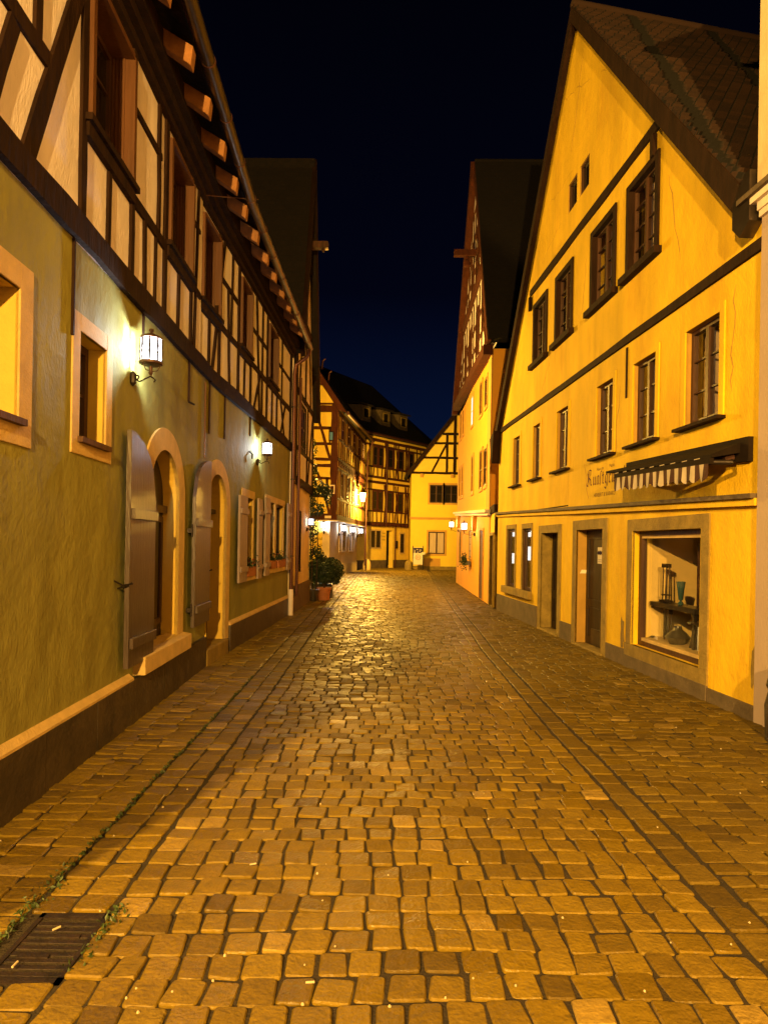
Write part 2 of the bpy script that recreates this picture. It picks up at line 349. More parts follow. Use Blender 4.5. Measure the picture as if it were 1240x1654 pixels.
def window(par, w, s0, s1, z0, z1, depth, reveal='reveal', casement='casing_dark', mull=1, bars=2, pane='glass', name='window', wd=.045, curtain=None):
    """recessed window: reveal > casement frame > pane; hole must exist in the wall"""
    f = MB(); ringframe(f, w, s0, s1, z0, z1, wd, -depth - .05, -depth + .01)
    for i in range(mull): c = s0 + (s1 - s0) * (i + 1) / (mull + 1); f.box(w, c - wd * .6, c + wd * .6, z0 + wd, z1 - wd, -depth - .045, -depth + .018)
    for i in range(bars):
        c = z0 + (z1 - z0) * (i + 1) / (bars + 1); f.box(w, s0 + wd, s1 - wd, c - .009, c + .009, -depth - .036, -depth - .002)
    fo = f.build(name, casement, par)
    g = MB(); g.face([w.pt(s0, z0, -depth - .02), w.pt(s1, z0, -depth - .02), w.pt(s1, z1, -depth - .02), w.pt(s0, z1, -depth - .02)], (w.n[0], w.n[1], 0))
    g.build('pane', pane, fo)
    if reveal:
        j = MB(); jambs(j, w, s0, s1, z0, z1, 0, -depth - .04); j.build('reveal', reveal, fo)
    if curtain:
        c = MB()
        for a, d in curtain: c.box(w, s0 + (s1 - s0) * a, s0 + (s1 - s0) * d, z0 + .05, z1 - .05, -depth - .16, -depth - .12)
        c.build('curtain', 'curtain', fo)
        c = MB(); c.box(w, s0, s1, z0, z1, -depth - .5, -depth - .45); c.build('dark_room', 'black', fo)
    return fo
def flatwin(par, w, s0, s1, z0, z1, o, sur=.07, surm='orange_trim', mull=1, bars=1, pane='glass', cm='casing_dark', name='window', shear=0):
    """small far window: stone surround standing proud of the wall, casement and pane set in it"""
    f = MB(); ringframe(f, w, s0 - sur, s1 + sur, z0 - sur, z1 + sur, sur, o - .05, o + .035); fo = f.build(name, surm, par)
    c = MB(); ringframe(c, w, s0, s1, z0, z1, .05, o - .05, o + .012)
    for i in range(mull): k = s0 + (s1 - s0) * (i + 1) / (mull + 1); c.box(w, k - .03, k + .03, z0 + .05, z1 - .05, o - .05, o + .014)
    for i in range(bars): k = z0 + (z1 - z0) * (i + 1) / (bars + 1); c.box(w, s0 + .05, s1 - .05, k - .014, k + .014, o - .05, o + .010)
    c.build('casement', cm, fo)
    g = MB(); g.face([w.pt(s0, z0, o + .004), w.pt(s1, z0, o + .004), w.pt(s1, z1, o + .004), w.pt(s0, z1, o + .004)], (w.n[0], w.n[1], 0)); g.build('pane', pane, fo)
    return fo
def slab(b, p0, p1, p2, p3, th):
    """roof slab from four points, thickness th downwards along its normal"""
    p = [Vector(q) for q in (p0, p1, p2, p3)]; n = (p[1] - p[0]).cross(p[2] - p[1]).normalized()
    if n.z < 0: n = -n
    b.hexa([q - n * th for q in p] + p); e = (p[1] - p[0]).normalized(); d = (p[3] - p[0]); d = (d - e * d.dot(e)).normalized(); o = p[0]
    b.uv = lambda co: ((co - o).dot(e), (co - o).dot(d))
    return b
def textmesh(body, size):
    cu = bpy.data.curves.new('lettering', 'FONT'); cu.body = body; cu.size = size; cu.resolution_u = 3
    ob = bpy.data.objects.new('lettering', cu); COL.objects.link(ob); bpy.context.view_layer.update()
    me = bpy.data.meshes.new_from_object(ob.evaluated_get(bpy.context.evaluated_depsgraph_get()))
    vs = [tuple(v.co) for v in me.vertices]; fs = [tuple(p.vertices) for p in me.polygons]
    bpy.data.objects.remove(ob); bpy.data.curves.remove(cu); bpy.data.meshes.remove(me); return vs, fs
def wtext(w, body, s, z, size, o, sx=1.0, slope=0.0, b=None):
    vs, fs = textmesh(body, size); b = b or MB(); i = len(b.v); sg = 1 if w.flip else -1
    b.v += [Vector(w.pt(s + sg * x * sx, z + y + slope * x, o)) for x, y, _ in vs]; b.f += [tuple(i + k for k in f) for f in fs]; return b
def light(name, loc, col, power, r=.05, parent=None):
    d = bpy.data.lights.new(name, 'POINT'); d.color = col; d.energy = power; d.shadow_soft_size = r
    o = bpy.data.objects.new(name, d); COL.objects.link(o); o.location = loc
    if parent: put(o, parent)
    return o

# ------------------------------------------------------------------ plan of the street
L1 = W((-1.92, -2.5), (-2.30, 8.4), True); L2 = W((-2.30, 8.4), (-2.14, 14.6), True); L3 = W((-2.14, 14.6), (-2.1, 18.2), True)
RG = W((3.52, 6.1), (2.86, 16.7)); RF = W((2.92, 18.3), (3.18, 28.5))
CA = W((-7.0, 30.8), (-2.59, 30.8), True); CB = W((-2.59, 30.8), (-1.66, 39.8), True)
CAu = W((-7.0, 30.55), (-2.25, 30.55), True); CBu = W((-2.25, 30.55), (-1.25, 39.9), True)
D = W((-1.5, 43), (2.6, 48), True); E_ = W((1.78, 43.5), (6.5, 43.5), True)
GAP = .004

# ------------------------------------------------------------------ ground
def interp(y, pts):
    if y <= pts[0][0]: return pts[0][1]
    for (a, p), (c, q) in zip(pts, pts[1:]):
        if y <= c: return p + (q - p) * (y - a) / (c - a)
    return pts[-1][1]
WL = [(-4, -1.85), (-2.5, -1.92), (8.4, -2.30), (14.6, -2.14), (18.2, -2.08), (18.3, -3.6), (30.7, -3.6), (30.8, -2.6), (39.8, -1.66), (41, -1.5), (52, -1.3)]
WR = [(-4, 4.05), (6.1, 3.5), (16.7, 2.86), (18.3, 2.9), (28.5, 3.2), (28.6, 5.5), (43.4, 5.5), (43.5, 1.8), (52, 2.6)]
KL = [(-2, -1.46), (7, -1.52), (12, -1.60), (16.3, -1.66), (17.5, -1.66), (52, -1.66)]
KR = [(-2, 1.48), (6, 1.50), (10, 1.55), (12, 1.64), (16.4, 1.78), (29.5, 2.3), (52, 3.2)]
ground = MB(); ground.face([(-60, -40, -.011), (60, -40, -.011), (60, 120, -.011), (-60, 120, -.011)], (0, 0, 1))
tag(ground.build('ground', 'soil'), kind='structure')
def stone_rows(y0, y1, fl, fr, pitch, width, gap, rgap, name, m, hole=None, bow=.05, seed=1, tiltv=.004, edge=.007, lod=26, dome=.0012):
    rng = np.random.default_rng(seed); V = []; Fc = []; T = []; y = y0; row = 0
    while y < y1:
        p = pitch * rng.uniform(.95, 1.05); xa, xb = fl(y + p / 2), fr(y + p / 2); wid = xb - xa
        if wid > width * .4:
            n = max(1, int(round(wid / width))); ws = rng.uniform(.82, 1.18, n); ws *= wid / ws.sum(); x = xa
            for k in range(n):
                w_ = ws[k]; cx = x + w_ / 2; x += w_
                g = gap * rng.uniform(.5, 1.6)
                oy = bow * math.sin(cx * .9 + .3) + .012 * math.sin(cx * 3.1 + row * .7) * (1 if bow else 0)
                cy = y + p / 2 + oy + rng.uniform(-.004, .004); hx, hy = w_ / 2 - g / 2, p / 2 - rgap * rng.uniform(.4, 1.2)
                if hx < .015: continue
                if hole and hole[0] - hx * .55 < cx < hole[1] + hx * .55 and hole[2] - hy * .55 < cy < hole[3] + hy * .55: continue
                z = rng.uniform(-.004, .004); tx, ty = rng.uniform(-1, 1, 2) * tiltv / .07
                j = rng.uniform(-.055, .055, 8); sk = rng.uniform(-.006, .006) if bow else 0
                far = cy > lod; t = rng.random(); t2 = rng.random()
                t = .5 + (t - .5) * .6 if rng.random() > .07 else rng.choice([.97, .05])
                # rounded quad outline
                crn = [(-1, -1), (1, -1), (1, 1), (-1, 1)]; out = []
                for c, (sx, sy) in enumerate(crn):
                    qx, qy = sx * hx * (1 + j[2 * c]) + sk * sy, sy * hy * (1 + j[2 * c + 1]); r = min(hx, hy) * (.22 if not far else 0)
                    if far: out.append((qx, qy))
                    else:
                        a = [(0, sy), (sx, 0)] if sx * sy > 0 else [(sx, 0), (0, sy)]
                        for (ax, ay) in ((a[0], a[1]) if True else ()): pass
                        pA = (qx, qy - sy * r); pM = (qx - sx * r * .3, qy - sy * r * .3); pB = (qx - sx * r, qy)
                        out += [pA, pM, pB] if sx * sy > 0 else [pB, pM, pA]
                N = len(out); i0 = len(V)
                for (dx, dy) in out: V.append((cx + dx, cy + dy, -.03))
                for (dx, dy) in out: V.append((cx + dx, cy + dy, z - edge + tx * dx + ty * dy))
                f = 1 - edge * .8 / max(hy, .03)
                for (dx, dy) in out: V.append((cx + dx * f, cy + dy * f, z - edge * .15 + tx * dx + ty * dy))
                V.append((cx, cy, z + dome)); T += [(t, t2)] * (3 * N + 1)
                for r_ in (0, 1):
                    for q in range(N): a = i0 + r_ * N; Fc.append((a + q, a + (q + 1) % N, a + N + (q + 1) % N, a + N + q))
                a = i0 + 2 * N
                for q in range(N): Fc.append((a + q, a + (q + 1) % N, i0 + 3 * N))
        y += p; row += 1
    me = bpy.data.meshes.new(name); me.from_pydata(V, [], Fc); me.update(); me.materials.append(M[m]); me.shade_smooth(); me.set_sharp_from_angle(angle=math.radians(24))
    at = me.color_attributes.new('tint', 'FLOAT_COLOR', 'POINT'); arr = np.ones((len(V), 4), dtype=np.float32); arr[:, 0] = [t[0] for t in T]; arr[:, 1] = [t[1] for t in T]
    at.data.foreach_set('color', arr.ravel())
    o = bpy.data.objects.new(name, me); COL.objects.link(o); tag(o, kind='structure'); return o
DR = (-1.45, -1.13, 2.33, 2.80)
cw = .165
stone_rows(1.0, 50, lambda y: interp(y, KL) + 2 * cw + .014, lambda y: interp(y, KR) - .016, .142, .138, .0115, .0042, 'cobblestone_street', 'cobble', DR, seed=3)
stone_rows(1.0, 18.4, lambda y: interp(y, KL), lambda y: interp(y, KL) + cw, .150, .165, .012, .008, 'channel_stones', 'cobble', DR, bow=0, seed=5)
stone_rows(1.04, 18.4, lambda y: interp(y, KL) + cw, lambda y: interp(y, KL) + 2 * cw, .148, .165, .012, .008, 'channel_stones', 'cobble', DR, bow=0, seed=6)
stone_rows(1.0, 40, lambda y: interp(y, KR), lambda y: interp(y, KR) + cw, .19, .165, .008, .004, 'channel_stones', 'pave', bow=0, seed=7, tiltv=.002, edge=.008)
stone_rows(1.0, 18.3, lambda y: interp(y, WL), lambda y: interp(y, KL) - .012, .105, .22, .007, .004, 'pavement', 'pave_left', bow=.02, seed=8, tiltv=.005, edge=.005, lod=14)
stone_rows(18.4, 50, lambda y: interp(y, WL), lambda y: interp(y, KL) + 2 * cw, .142, .158, .02, .0085, 'cobblestone_street', 'cobble', seed=9, lod=0)
stone_rows(1.0, 42.8, lambda y: interp(y, KR) + cw + .022, lambda y: interp(y, WR), .115, .165, .009, .0055, 'pavement', 'pave', bow=.03, seed=10, tiltv=.005, edge=.005, lod=14)

# street drain: cast iron grating in the channel
g = thing('street_drain', (-1.29, 2.56, 0), 'rusty black iron drain grating sunk in the cobbles beside a line of weeds', 'drain')
x0, x1, y0, y1 = -1.435, -1.145, 2.345, 2.79
b = MB()
for a, c, d, e in ((x0, x0 + .02, y0, y1), (x1 - .02, x1, y0, y1), (x0, x1, y0, y0 + .035), (x0, x1, y1 - .035, y1)):
    b.hexa([(a, d, -.03), (c, d, -.03), (c, e, -.03), (a, e, -.03), (a, d, -.004), (c, d, -.004), (c, e, -.004), (a, e, -.004)])
b.build('frame', 'grate', g)
n = 9
for i in range(n):
    b = MB(); ya = y0 + .045 + (y1 - y0 - .09) * i / n; yb = ya + (y1 - y0 - .09) / n * .62
    b.hexa([(x0 + .02, ya, -.022), (x1 - .02, ya, -.022), (x1 - .02, yb, -.022), (x0 + .02, yb, -.022), (x0 + .02, ya, -.008), (x1 - .02, ya, -.008), (x1 - .02, yb, -.008), (x0 + .02, yb, -.008)])
    b.build('grate_bar', 'grate', g, bevel=.002)
for (cx, cy, w_) in ((-1.27, 2.772, .07), (-1.25, 2.63, .05), (-1.32, 2.50, .06), (-1.33, 2.363, .13)):
    b = MB(); b.hexa([(cx - w_, cy - .010, -.01), (cx + w_, cy - .010, -.01), (cx + w_, cy + .010, -.01), (cx - w_, cy + .010, -.01), (cx - w_, cy - .010, -.0025), (cx + w_, cy - .010, -.0025), (cx + w_, cy + .010, -.0025), (cx - w_, cy + .010, -.0025)]); b.build('cast_plate', M['grate'], g)
# weeds in the joint next to the drain and litter
pts = []
for i in range(800):
    y = 2.3 + 5.5 * random.random() ** 1.7; d = math.exp(-((y - 3.0) / .35) ** 2)
    k = .5 + .5 * math.sin(y * 9)
    pts.append((interp(y, KL) - .005 + random.gauss(0, .010 + .022 * d * k), y, .002 + abs(random.gauss(0, .006 + .012 * d))))
for i in range(90): pts.append((-1.12 + random.gauss(0, .02), 2.3 + .55 * random.random() ** .6, .004 + abs(random.gauss(0, .006))))
tag(MB().leaves(pts, .012).build('weeds', 'leaf'), 'thin line of green weeds growing in the joint between pavement and channel', 'weeds', kind='stuff')
bt = [((-1.31, 2.66), .9, 'white cigarette end lying on the far half of the drain grating'), ((-1.35, 2.43), 1.5, 'white cigarette end lying on the near half of the drain grating'),
      ((-.62, 3.22), .4, 'pale cigarette end in the cobble joint right of the drain'), ((-.24, 2.36), .1, 'pale cigarette end in a joint at the bottom edge of the street'),
      ((-2.0, 3.42), .2, 'yellowish cigarette end on the left pavement near the dark plinth')]
for (x, y), a, lab in bt:
    d = Vector((math.cos(a), math.sin(a), 0)) * .016; b = MB(); b.tube([Vector((x, y, .008)) - d, Vector((x, y, .008)) + d], .0045, 8)
    tag(b.build('cigarette_end', 'butt'), lab, 'cigarette end', 'litter on the cobbles')
pts = []
b = MB()
for i in range(110):
    y = 2.2 + 9 * random.random() ** 2; x = random.uniform(-1.9, 2.8)
    s = random.uniform(.003, .007); b.lathe((x, y, .001), [(s, 0), (s * .7, s), (.0005, s * 1.3)], 5, random.random() * 3)
tag(b.build('grit', 'butt'), 'small pale grit and crumbs scattered over the cobbles', 'grit', kind='stuff')

# ------------------------------------------------------------------ left house (olive ground floor, timbered upper floor)
LH = thing('timbered_house', (-2.3, 8.4, 0), 'long half timbered house on the left, olive plaster below, white panels and rafter ends above', 'house')
ARC1 = (8.62, 9.60, .58, 2.52); ARC2 = (.02, .92, .2, 2.52)
Y0 = 4.2
h1 = [(5.35, 6.27, 2.29, 3.05), (7.08, 7.55, 2.32, 3.07), ARC1]
holed(L1, Y0, L1.L, 0, 3.68, h1, arches=[(8.62, 9.60, 2.04, 2.52)], back=-.5).build('ground_floor_wall', 'olive', LH)
WA = (1.97, 2.62, 1.04, 2.33); WB1 = (3.86, 4.46, 1.1, 2.38); WB2 = (4.62, 5.46, 1.1, 2.38)
h2 = [ARC2, WA, WB1, WB2]
holed(L2, 0, 6.2, 0, 3.68, h2, arches=[(.02, .92, 2.08, 2.52)], back=-.5).build('ground_floor_wall', 'olive', LH)
# stone window surrounds
def surround(w, s0, s1, z0, z1, wd, m='sand', name='stone_surround', o=.012, par=LH, top=None, bot=None):
    b = MB(); b.box(w, s0 - wd, s0, z0 - (bot or wd), z1 + (top or wd), -.02, o); b.box(w, s1, s1 + wd, z0 - (bot or wd), z1 + (top or wd), -.02, o)
    b.box(w, s0, s1, z1, z1 + (top or wd), -.02, o); b.box(w, s0, s1, z0 - (bot or wd), z0, -.02, o); return b.build(name, m, par, bevel=.004)
for (s0, s1, z0, z1) in h1[:2]:
    surround(L1, s0, s1, z0, z1, .12 if s1 - s0 < .6 else .15)
    window(LH, L1, s0, s1, z0, z1, .14, mull=0 if s1 - s0 < .6 else 1, bars=1, wd=.06)
    MB().box(L1, s0 - .03, s1 + .03, z0 - .035, z0 + .004, -.1, .05).build('window_sill', 'oldwood', LH)
def arch_surround(w, s0, s1, zb, zsp, zt, wd, o=.02, left=True, dep=.18):
    b = MB(); cx, r, R2 = (s0 + s1) / 2, (s1 - s0) / 2, (s1 - s0) / 2 + wd; N = 20
    P = lambda k, rr, hh: (cx - rr * math.cos(PI * k / N), zsp + hh * math.sin(PI * k / N))
    for k in range(N):
        if not left and k < 5: continue
        b.prism(w, [P(k, r, zt - zsp), P(k + 1, r, zt - zsp), P(k + 1, R2, zt - zsp + wd), P(k, R2, zt - zsp + wd)], -.02, o)
    if left: b.box(w, s0 - wd, s0, zb, zsp, -.02, o)
    b.box(w, s1, s1 + wd, zb, zsp, -.02, o); b.build('stone_surround', 'sand', LH)
    j = MB()
    for k in range(N):
        a, c = P(k, r, zt - zsp), P(k + 1, r, zt - zsp); j.face([w.pt(*a, o), w.pt(*c, o), w.pt(*c, -dep), w.pt(*a, -dep)], (0, 0, -1) if 4 < k < 16 else ((w.t[0], w.t[1], 0) if k <= 4 else (-w.t[0], -w.t[1], 0)))
    jambs(j, w, s0, s1, zb, zsp, o, -dep, 'lrb'); j.build('reveal', 'reveal', LH, smooth=False)
arch_surround(L1, 8.62, 9.60, .58, 2.04, 2.52, .22); arch_surround(L2, .02, .92, .2, 2.08, 2.52, .2, left=False, dep=.25)
# glazed door leaf inside arch one
b = MB(); b.box(L1, 8.62, 9.60, .58, 2.52, -.22, -.16); bd = b.build('door', 'door', LH)
b = MB()
for a, c in ((8.68, 9.08), (9.14, 9.54)): ringframe(b, L1, a, c, .72, 1.86, .06, -.16, -.135)
b.box(L1, 8.62, 9.6, 1.9, 1.98, -.16, -.11); b.build('door_frame', 'casing_dark', bd)
b = MB()
for a, c in ((8.74, 9.02), (9.20, 9.48)): b.face([L1.pt(a, .78, -.15), L1.pt(c, .78, -.15), L1.pt(c, 1.8, -.15), L1.pt(a, 1.8, -.15)], (1, 0, 0))
b.build('pane', 'glass', bd)
b = MB(); b.box(L2, .02, .92, .2, 2.52, -.3, -.24); bd = b.build('door', 'door', LH)
b = MB(); b.box(L2, .02, .92, 2.0, 2.06, -.24, -.14)
for a, c, e, f in ((.1, .42, .35, .95), (.1, .42, 1.05, 1.9), (.52, .84, .35, .95), (.52, .84, 1.05, 1.9)): ringframe(b, L2, a, c, e, f, .04, -.24, -.22)
b.build('door_panelling', 'door', bd)
b = MB(); b.tube([L2.pt(.30, 1.15, -.24), L2.pt(.30, 1.15, -.17)], .018, 8); b.lathe(L2.pt(.30, 1.13, -.16), [(.005, 0), (.03, .012), (.03, .03), (.005, .045)], 10); b.build('knob', 'iron', bd)
# sill slab below arch one, threshold under arch two
b = MB(); b.hexa([L1.pt(8.28, .40, -.1), L1.pt(9.86, .40, -.1), L1.pt(9.86, .40, .11), L1.pt(8.28, .40, .11), L1.pt(8.28, .60, -.1), L1.pt(9.86, .60, -.1), L1.pt(9.86, .56, .11), L1.pt(8.28, .56, .11)])
b.build('sill_slab', 'sand', LH, bevel=.006)
MB().box(L2, -.05, 1.0, -.02, .212, -.42, .06).build('threshold', 'sand_dark', LH, bevel=.02)
# plinth of dark slabs with a sloped ledge
def plinth(w, s0, s1, h, o=.045, step=.8):
    n = max(1, round((s1 - s0) / step))
    for i in range(n):
        a, c = s0 + (s1 - s0) * i / n + .003, s0 + (s1 - s0) * (i + 1) / n - .003; MB().box(w, a, c, -.03, h, -.02, o + random.uniform(0, .004)).build('plinth_slab', 'slate', LH)
plinth(L1, Y0, 8.2, .38); plinth(L1, 8.2, 10.85, .38)
b = MB()
for w, s0, s1, h in ((L1, Y0, 8.18, .38), (L2, 1.14, 6.2, .38)):
    b = MB(); b.hexa([w.pt(s0, h, -.02), w.pt(s1, h, -.02), w.pt(s1, h, .047), w.pt(s0, h, .047), w.pt(s0, h + .075, -.02), w.pt(s1, h + .075, -.02), w.pt(s1, h + .018, .047), w.pt(s0, h + .018, .047)]); b.build('plinth_ledge', 'sand', LH)
plinth(L2, 1.14, 6.2, .38)
# arched shutter leaves folded back against the wall
def leaf(w, s0, s1, z0, zlow, zhigh, high_left, o=.05, th=.04):
    b = MB(); N = 8; top = []
    for k in range(N + 1):
        t = k / N; u = t if not high_left else 1 - t      # u runs from hinge to free edge
        top.append((s0 + (s1 - s0) * t, zlow + (zhigh - zlow) * math.sqrt(max(0, 1 - (1 - u) ** 2))))
    pts = [(s0, z0), (s1, z0)] + top[::-1]
    lf = b.prism(w, pts, o, o + th).build('shutter', 'shutter', LH)
    for z in (1.78, z0 + .16):
        MB().box(w, s0 + .02, s1 - .01, z, z + .09, o + th, o + th + .03).build('batten', 'shutter', lf, bevel=.004)
    hs = s1 if high_left else s0; hb = MB()
    for z in (.78, 1.7): hb.box(w, hs - .03, hs + .03, z, z + .05, 0, o + .01); hb.tube([w.pt(hs, z - .05, o), w.pt(hs, z + .1, o)], .012, 8)
    hb.build('hinge', 'iron', lf)
    b = MB(); fs = s0 if high_left else s1; b.tube([w.pt(fs - .02, 1.2, 0), w.pt(fs - .03, 1.22, .07), w.pt(fs - .02, 1.25, .12)], .008, 6); b.tube([w.pt(fs - .1, 1.27, .0), w.pt(fs - .05, 1.23, .05), w.pt(fs + .01, 1.24, .115)], .007, 6); b.build('shutter_hook', 'iron', lf)
leaf(L1, 7.90, 8.56, .53, 1.98, 2.52, True); leaf(L1, 10.03, 10.78, .6, 2.12, 2.62, False)
# small windows of the far part with pale shutters
def small_window(w, s0, s1, z0, z1, shl, shr, mull=0):
    window(LH, w, s0, s1, z0, z1, .08, mull=mull, bars=0, wd=.04)
def pale_leaf(w, s0, s1, z0, z1, o=.05):
    lf = MB().box(w, s0, s1, z0, z1, o, o + .035).build('shutter', 'shutter_pale', LH)
    for z in (z0 + .16, z1 - .28): MB().box(w, s0 + .015, s1 - .01, z, z + .08, o + .035, o + .06).build('batten', 'shutter_pale', lf, bevel=.003)
small_window(L2, *WA, 1, 1); small_window(L2, *WB1, 1, 0); small_window(L2, *WB2, 0, 1)
MB().box(L2, 1.82, 2.72, 2.33, 2.46, -.02, .015).build('lintel', 'sand', LH); MB().box(L2, 3.6, 5.6, 2.38, 2.5, -.02, .015).build('lintel', 'sand', LH)
b = MB(); b.box(L2, 2.62, 2.70, 1.04, 2.33, -.02, .012); b.build('stone_surround', 'sand', LH)
for q0, q1, q2, q3 in ((3.76, 3.86, -.02, .012), (4.46, 4.62, -.2, .02), (5.46, 5.56, -.02, .012)): MB().box(L2, q0, q1, 1.0, 2.38, q2, q3).build('mullion', 'sand', LH)
pale_leaf(L2, 1.45, 1.93, .98, 2.32); pale_leaf(L2, 2.74, 3.05, .98, 2.36); pale_leaf(L2, 3.32, 3.72, 1.0, 2.42); pale_leaf(L2, 5.62, 6.05, 1.02, 2.46)
for q0, q1, q2, q3 in ((1.9, 2.7, .98, 1.04), (3.8, 5.55, 1.02, 1.1)): MB().box(L2, q0, q1, q2, q3, -.1, .06).build('window_sill', 'sand', LH)
# upper floor
UZ0, UZ1 = 3.84, 5.76
UW1 = [(7.12, 7.98, 4.6, 5.62), (9.02, 9.9, 4.6, 5.62), (4.8, 5.6, 4.6, 5.62)]
UW2 = [(-.42, .36, 4.6, 5.62), (1.5, 2.2, 4.62, 5.62), (3.6, 4.45, 4.65, 5.62)]
holed(L1, Y0, 10.46, 3.66, 6.3, UW1, back=-.4).build('upper_floor_wall', 'cream', LH); holed(L2, -.45, 6.2, 3.66, 6.3, UW2, back=-.4).build('upper_floor_wall', 'cream', LH)
tb = MB()
def tim(w, p, q, wd, o=.022): tb.wood(w, p, q, wd, -.03, o + random.uniform(0, .004))
for w, a, c in ((L1, Y0, 10.9), (L2, 0, 6.2)): tb.wood(w, (a, 3.755), (c, 3.755), .19, -.02, .05, .5)
for w, ws in ((L1, UW1), (L2, UW2)):
    for (a, c, z0, z1) in ws:
        tim(w, (a - .06, UZ0), (a - .06, UZ1), .09); tim(w, (c + .05, UZ0), (c + .05, UZ1), .075)
        tim(w, (a, z0 - .10), (c, z0 - .10), .08); m_ = (a + c) / 2 - .02; tim(w, (m_, UZ0), (m_ + .01, z0 - .16), .06)
# near field left of the first window
tim(L1, (6.30, UZ0), (6.98, 5.42), .13); tim(L1, (5.87, 4.57), (6.66, 4.57), .11); tim(L1, (6.40, 4.6), (6.42, UZ1), .09); tim(L1, (6.5, 5.27), (6.98, 5.27), .09); tim(L1, (5.9, UZ0), (6.15, 4.5), .1)
# fields between windows
tim(L1, (8.37, UZ0), (8.36, 4.5), .06); tim(L1, (8.08, 4.52), (8.94, 4.52), .10); tim(L1, (8.08, 5.30), (8.8, 5.30), .06); tim(L1, (8.74, 4.56), (8.72, UZ1), .06); tim(L1, (8.66, UZ0), (8.67, 4.5), .04)
tim(L1, (9.96, 4.55), (10.36, 4.55), .08); tim(L1, (10.1, UZ0), (10.22, UZ1), .05); tim(L1, (9.96, 5.3), (10.3, 5.3), .05)
tim(L2, (.42, 4.55), (1.38, 4.55), .09); tim(L2, (.1, UZ0), (.62, UZ1), .07); tim(L2, (.95, UZ0), (.82, 5.2), .06); tim(L2, (.45, 5.2), (1.4, 5.2), .06); tim(L2, (1.02, 4.6), (1.05, UZ1), .05)
tim(L2, (2.3, 4.55), (3.5, 4.55), .09); tim(L2, (2.95, UZ0), (2.62, UZ1), .07); tim(L2, (2.5, UZ0), (2.95, 4.5), .05); tim(L2, (2.3, 5.15), (3.5, 5.15), .06); tim(L2, (3.12, UZ0), (3.12, UZ1), .06)
tim(L2, (4.5, 4.55), (6.1, 4.55), .1); tim(L2, (5.35, UZ0), (4.9, 4.5), .06); tim(L2, (4.95, UZ0), (5.4, 4.5), .06); tim(L2, (5.0, 4.6), (5.0, UZ1), .06); tim(L2, (4.55, 5.2), (6.1, 5.2), .06); tim(L2, (6.08, UZ0), (6.08, UZ1), .16)
tb.build('timber_frame', 'timber', LH)
for w, ws in ((L1, UW1), (L2, UW2)):
    for (a, c, z0, z1) in ws:
        fo = window(LH, w, a + .04, c - .04, z0, z1, .15, reveal=None, casement='casing_dark', mull=1, bars=2)
        b = MB(); b.box(w, a - .012, a + .04, z0, z1 + .02, -.19, .055); b.box(w, c - .04, c + .012, z0, z1 + .02, -.19, .055); b.box(w, a + .04, c - .04, z1, z1 + .05, -.19, .05)
        for d in (.03, .06, .09, .12): b.box(w, c - .052, c - .04, z0, z1, -d - .012, -d)      # grooves of the jamb board
        b.build('casing', 'casing', fo)
        b = MB(); b.box(w, a - .06, c + .06, z0 - .05, z0, -.15, .075); b.box(w, a - .04, c + .04, z0 - .15, z0 - .05, 0, .045); b.build('sill_board', 'timber', fo)
# eaves: stepped plate, rafter ends, boards, gutter, tie rod
def eo(s): return L1.pt(s, 0, 0)
b = MB()
for w, a, c in ((L1, Y0, 10.9), (L2, -.02, 6.2)):
    b.box(w, a, c, 5.76, 5.9, -.02, .06); b.box(w, a, c, 5.83, 5.99, -.02, .12); b.box(w, a, c, 5.92, 6.1, -.02, .19)
b.build('eaves_plate', 'timber', LH)
b = MB(); b.hexa([L1.pt(Y0, 6.34, -.02), L1.pt(10.9, 6.34, -.02), L1.pt(10.9, 6.08, .50), L1.pt(Y0, 6.08, .50)] + [L1.pt(Y0, 6.38, -.02), L1.pt(10.9, 6.38, -.02), L1.pt(10.9, 6.12, .50), L1.pt(Y0, 6.12, .50)])
b.hexa([L2.pt(-.03, 6.34, -.02), L2.pt(6.2, 6.28, -.02), L2.pt(6.2, 6.0, .46), L2.pt(-.03, 6.08, .50)] + [L2.pt(-.03, 6.38, -.02), L2.pt(6.2, 6.32, -.02), L2.pt(6.2, 6.04, .46), L2.pt(-.03, 6.12, .50)])
b.build('soffit_boards', 'timber', LH)
for i in range(18):
    s = 4.2 + .68 * i + random.uniform(-.03, .03); w = L1 if s < 10.7 else L2; s_ = s if w is L1 else s - 10.91
    if w is L2 and s_ > 6.0: continue
    b = MB(); b.hexa([w.pt(s_ - .055, 5.96, .19), w.pt(s_ + .055, 5.96, .19), w.pt(s_ + .055, 5.80, .43), w.pt(s_ - .055, 5.80, .43), w.pt(s_ - .055, 6.13, .17), w.pt(s_ + .055, 6.13, .17), w.pt(s_ + .055, 5.97, .45), w.pt(s_ - .055, 5.97, .45)])
    b.build('rafter_end', 'rafter', LH, bevel=.008)
gp = [L1.pt(4.0, 6.05, .54), L1.pt(6, 6.03, .54), L1.pt(10.9, 6.0, .52), L2.pt(3, 5.95, .48), L2.pt(5.95, 5.9, .45)]
gut = MB().tube(gp, .062, 12).build('gutter', 'metal', LH)
b = MB()
for w, a, c in ((L1, Y0, 10.8), (L2, 0, 5.9)): b.box(w, a, c, 6.04, 6.10, .45, .475)
b.build('fascia', 'timber_red', LH)
def gpt(t):
    ls = [(Vector(gp[i + 1]) - Vector(gp[i])).length for i in range(4)]
    for i in range(4):
        if t < ls[i]: return Vector(gp[i]).lerp(Vector(gp[i + 1]), t / ls[i])
        t -= ls[i]
    return Vector(gp[-1])
t = .55
while t < 12.6:
    p, q = gpt(t), gpt(t + .02); MB().tube([p, q], .068, 12).build('gutter_strap', 'copper', gut); t += .78
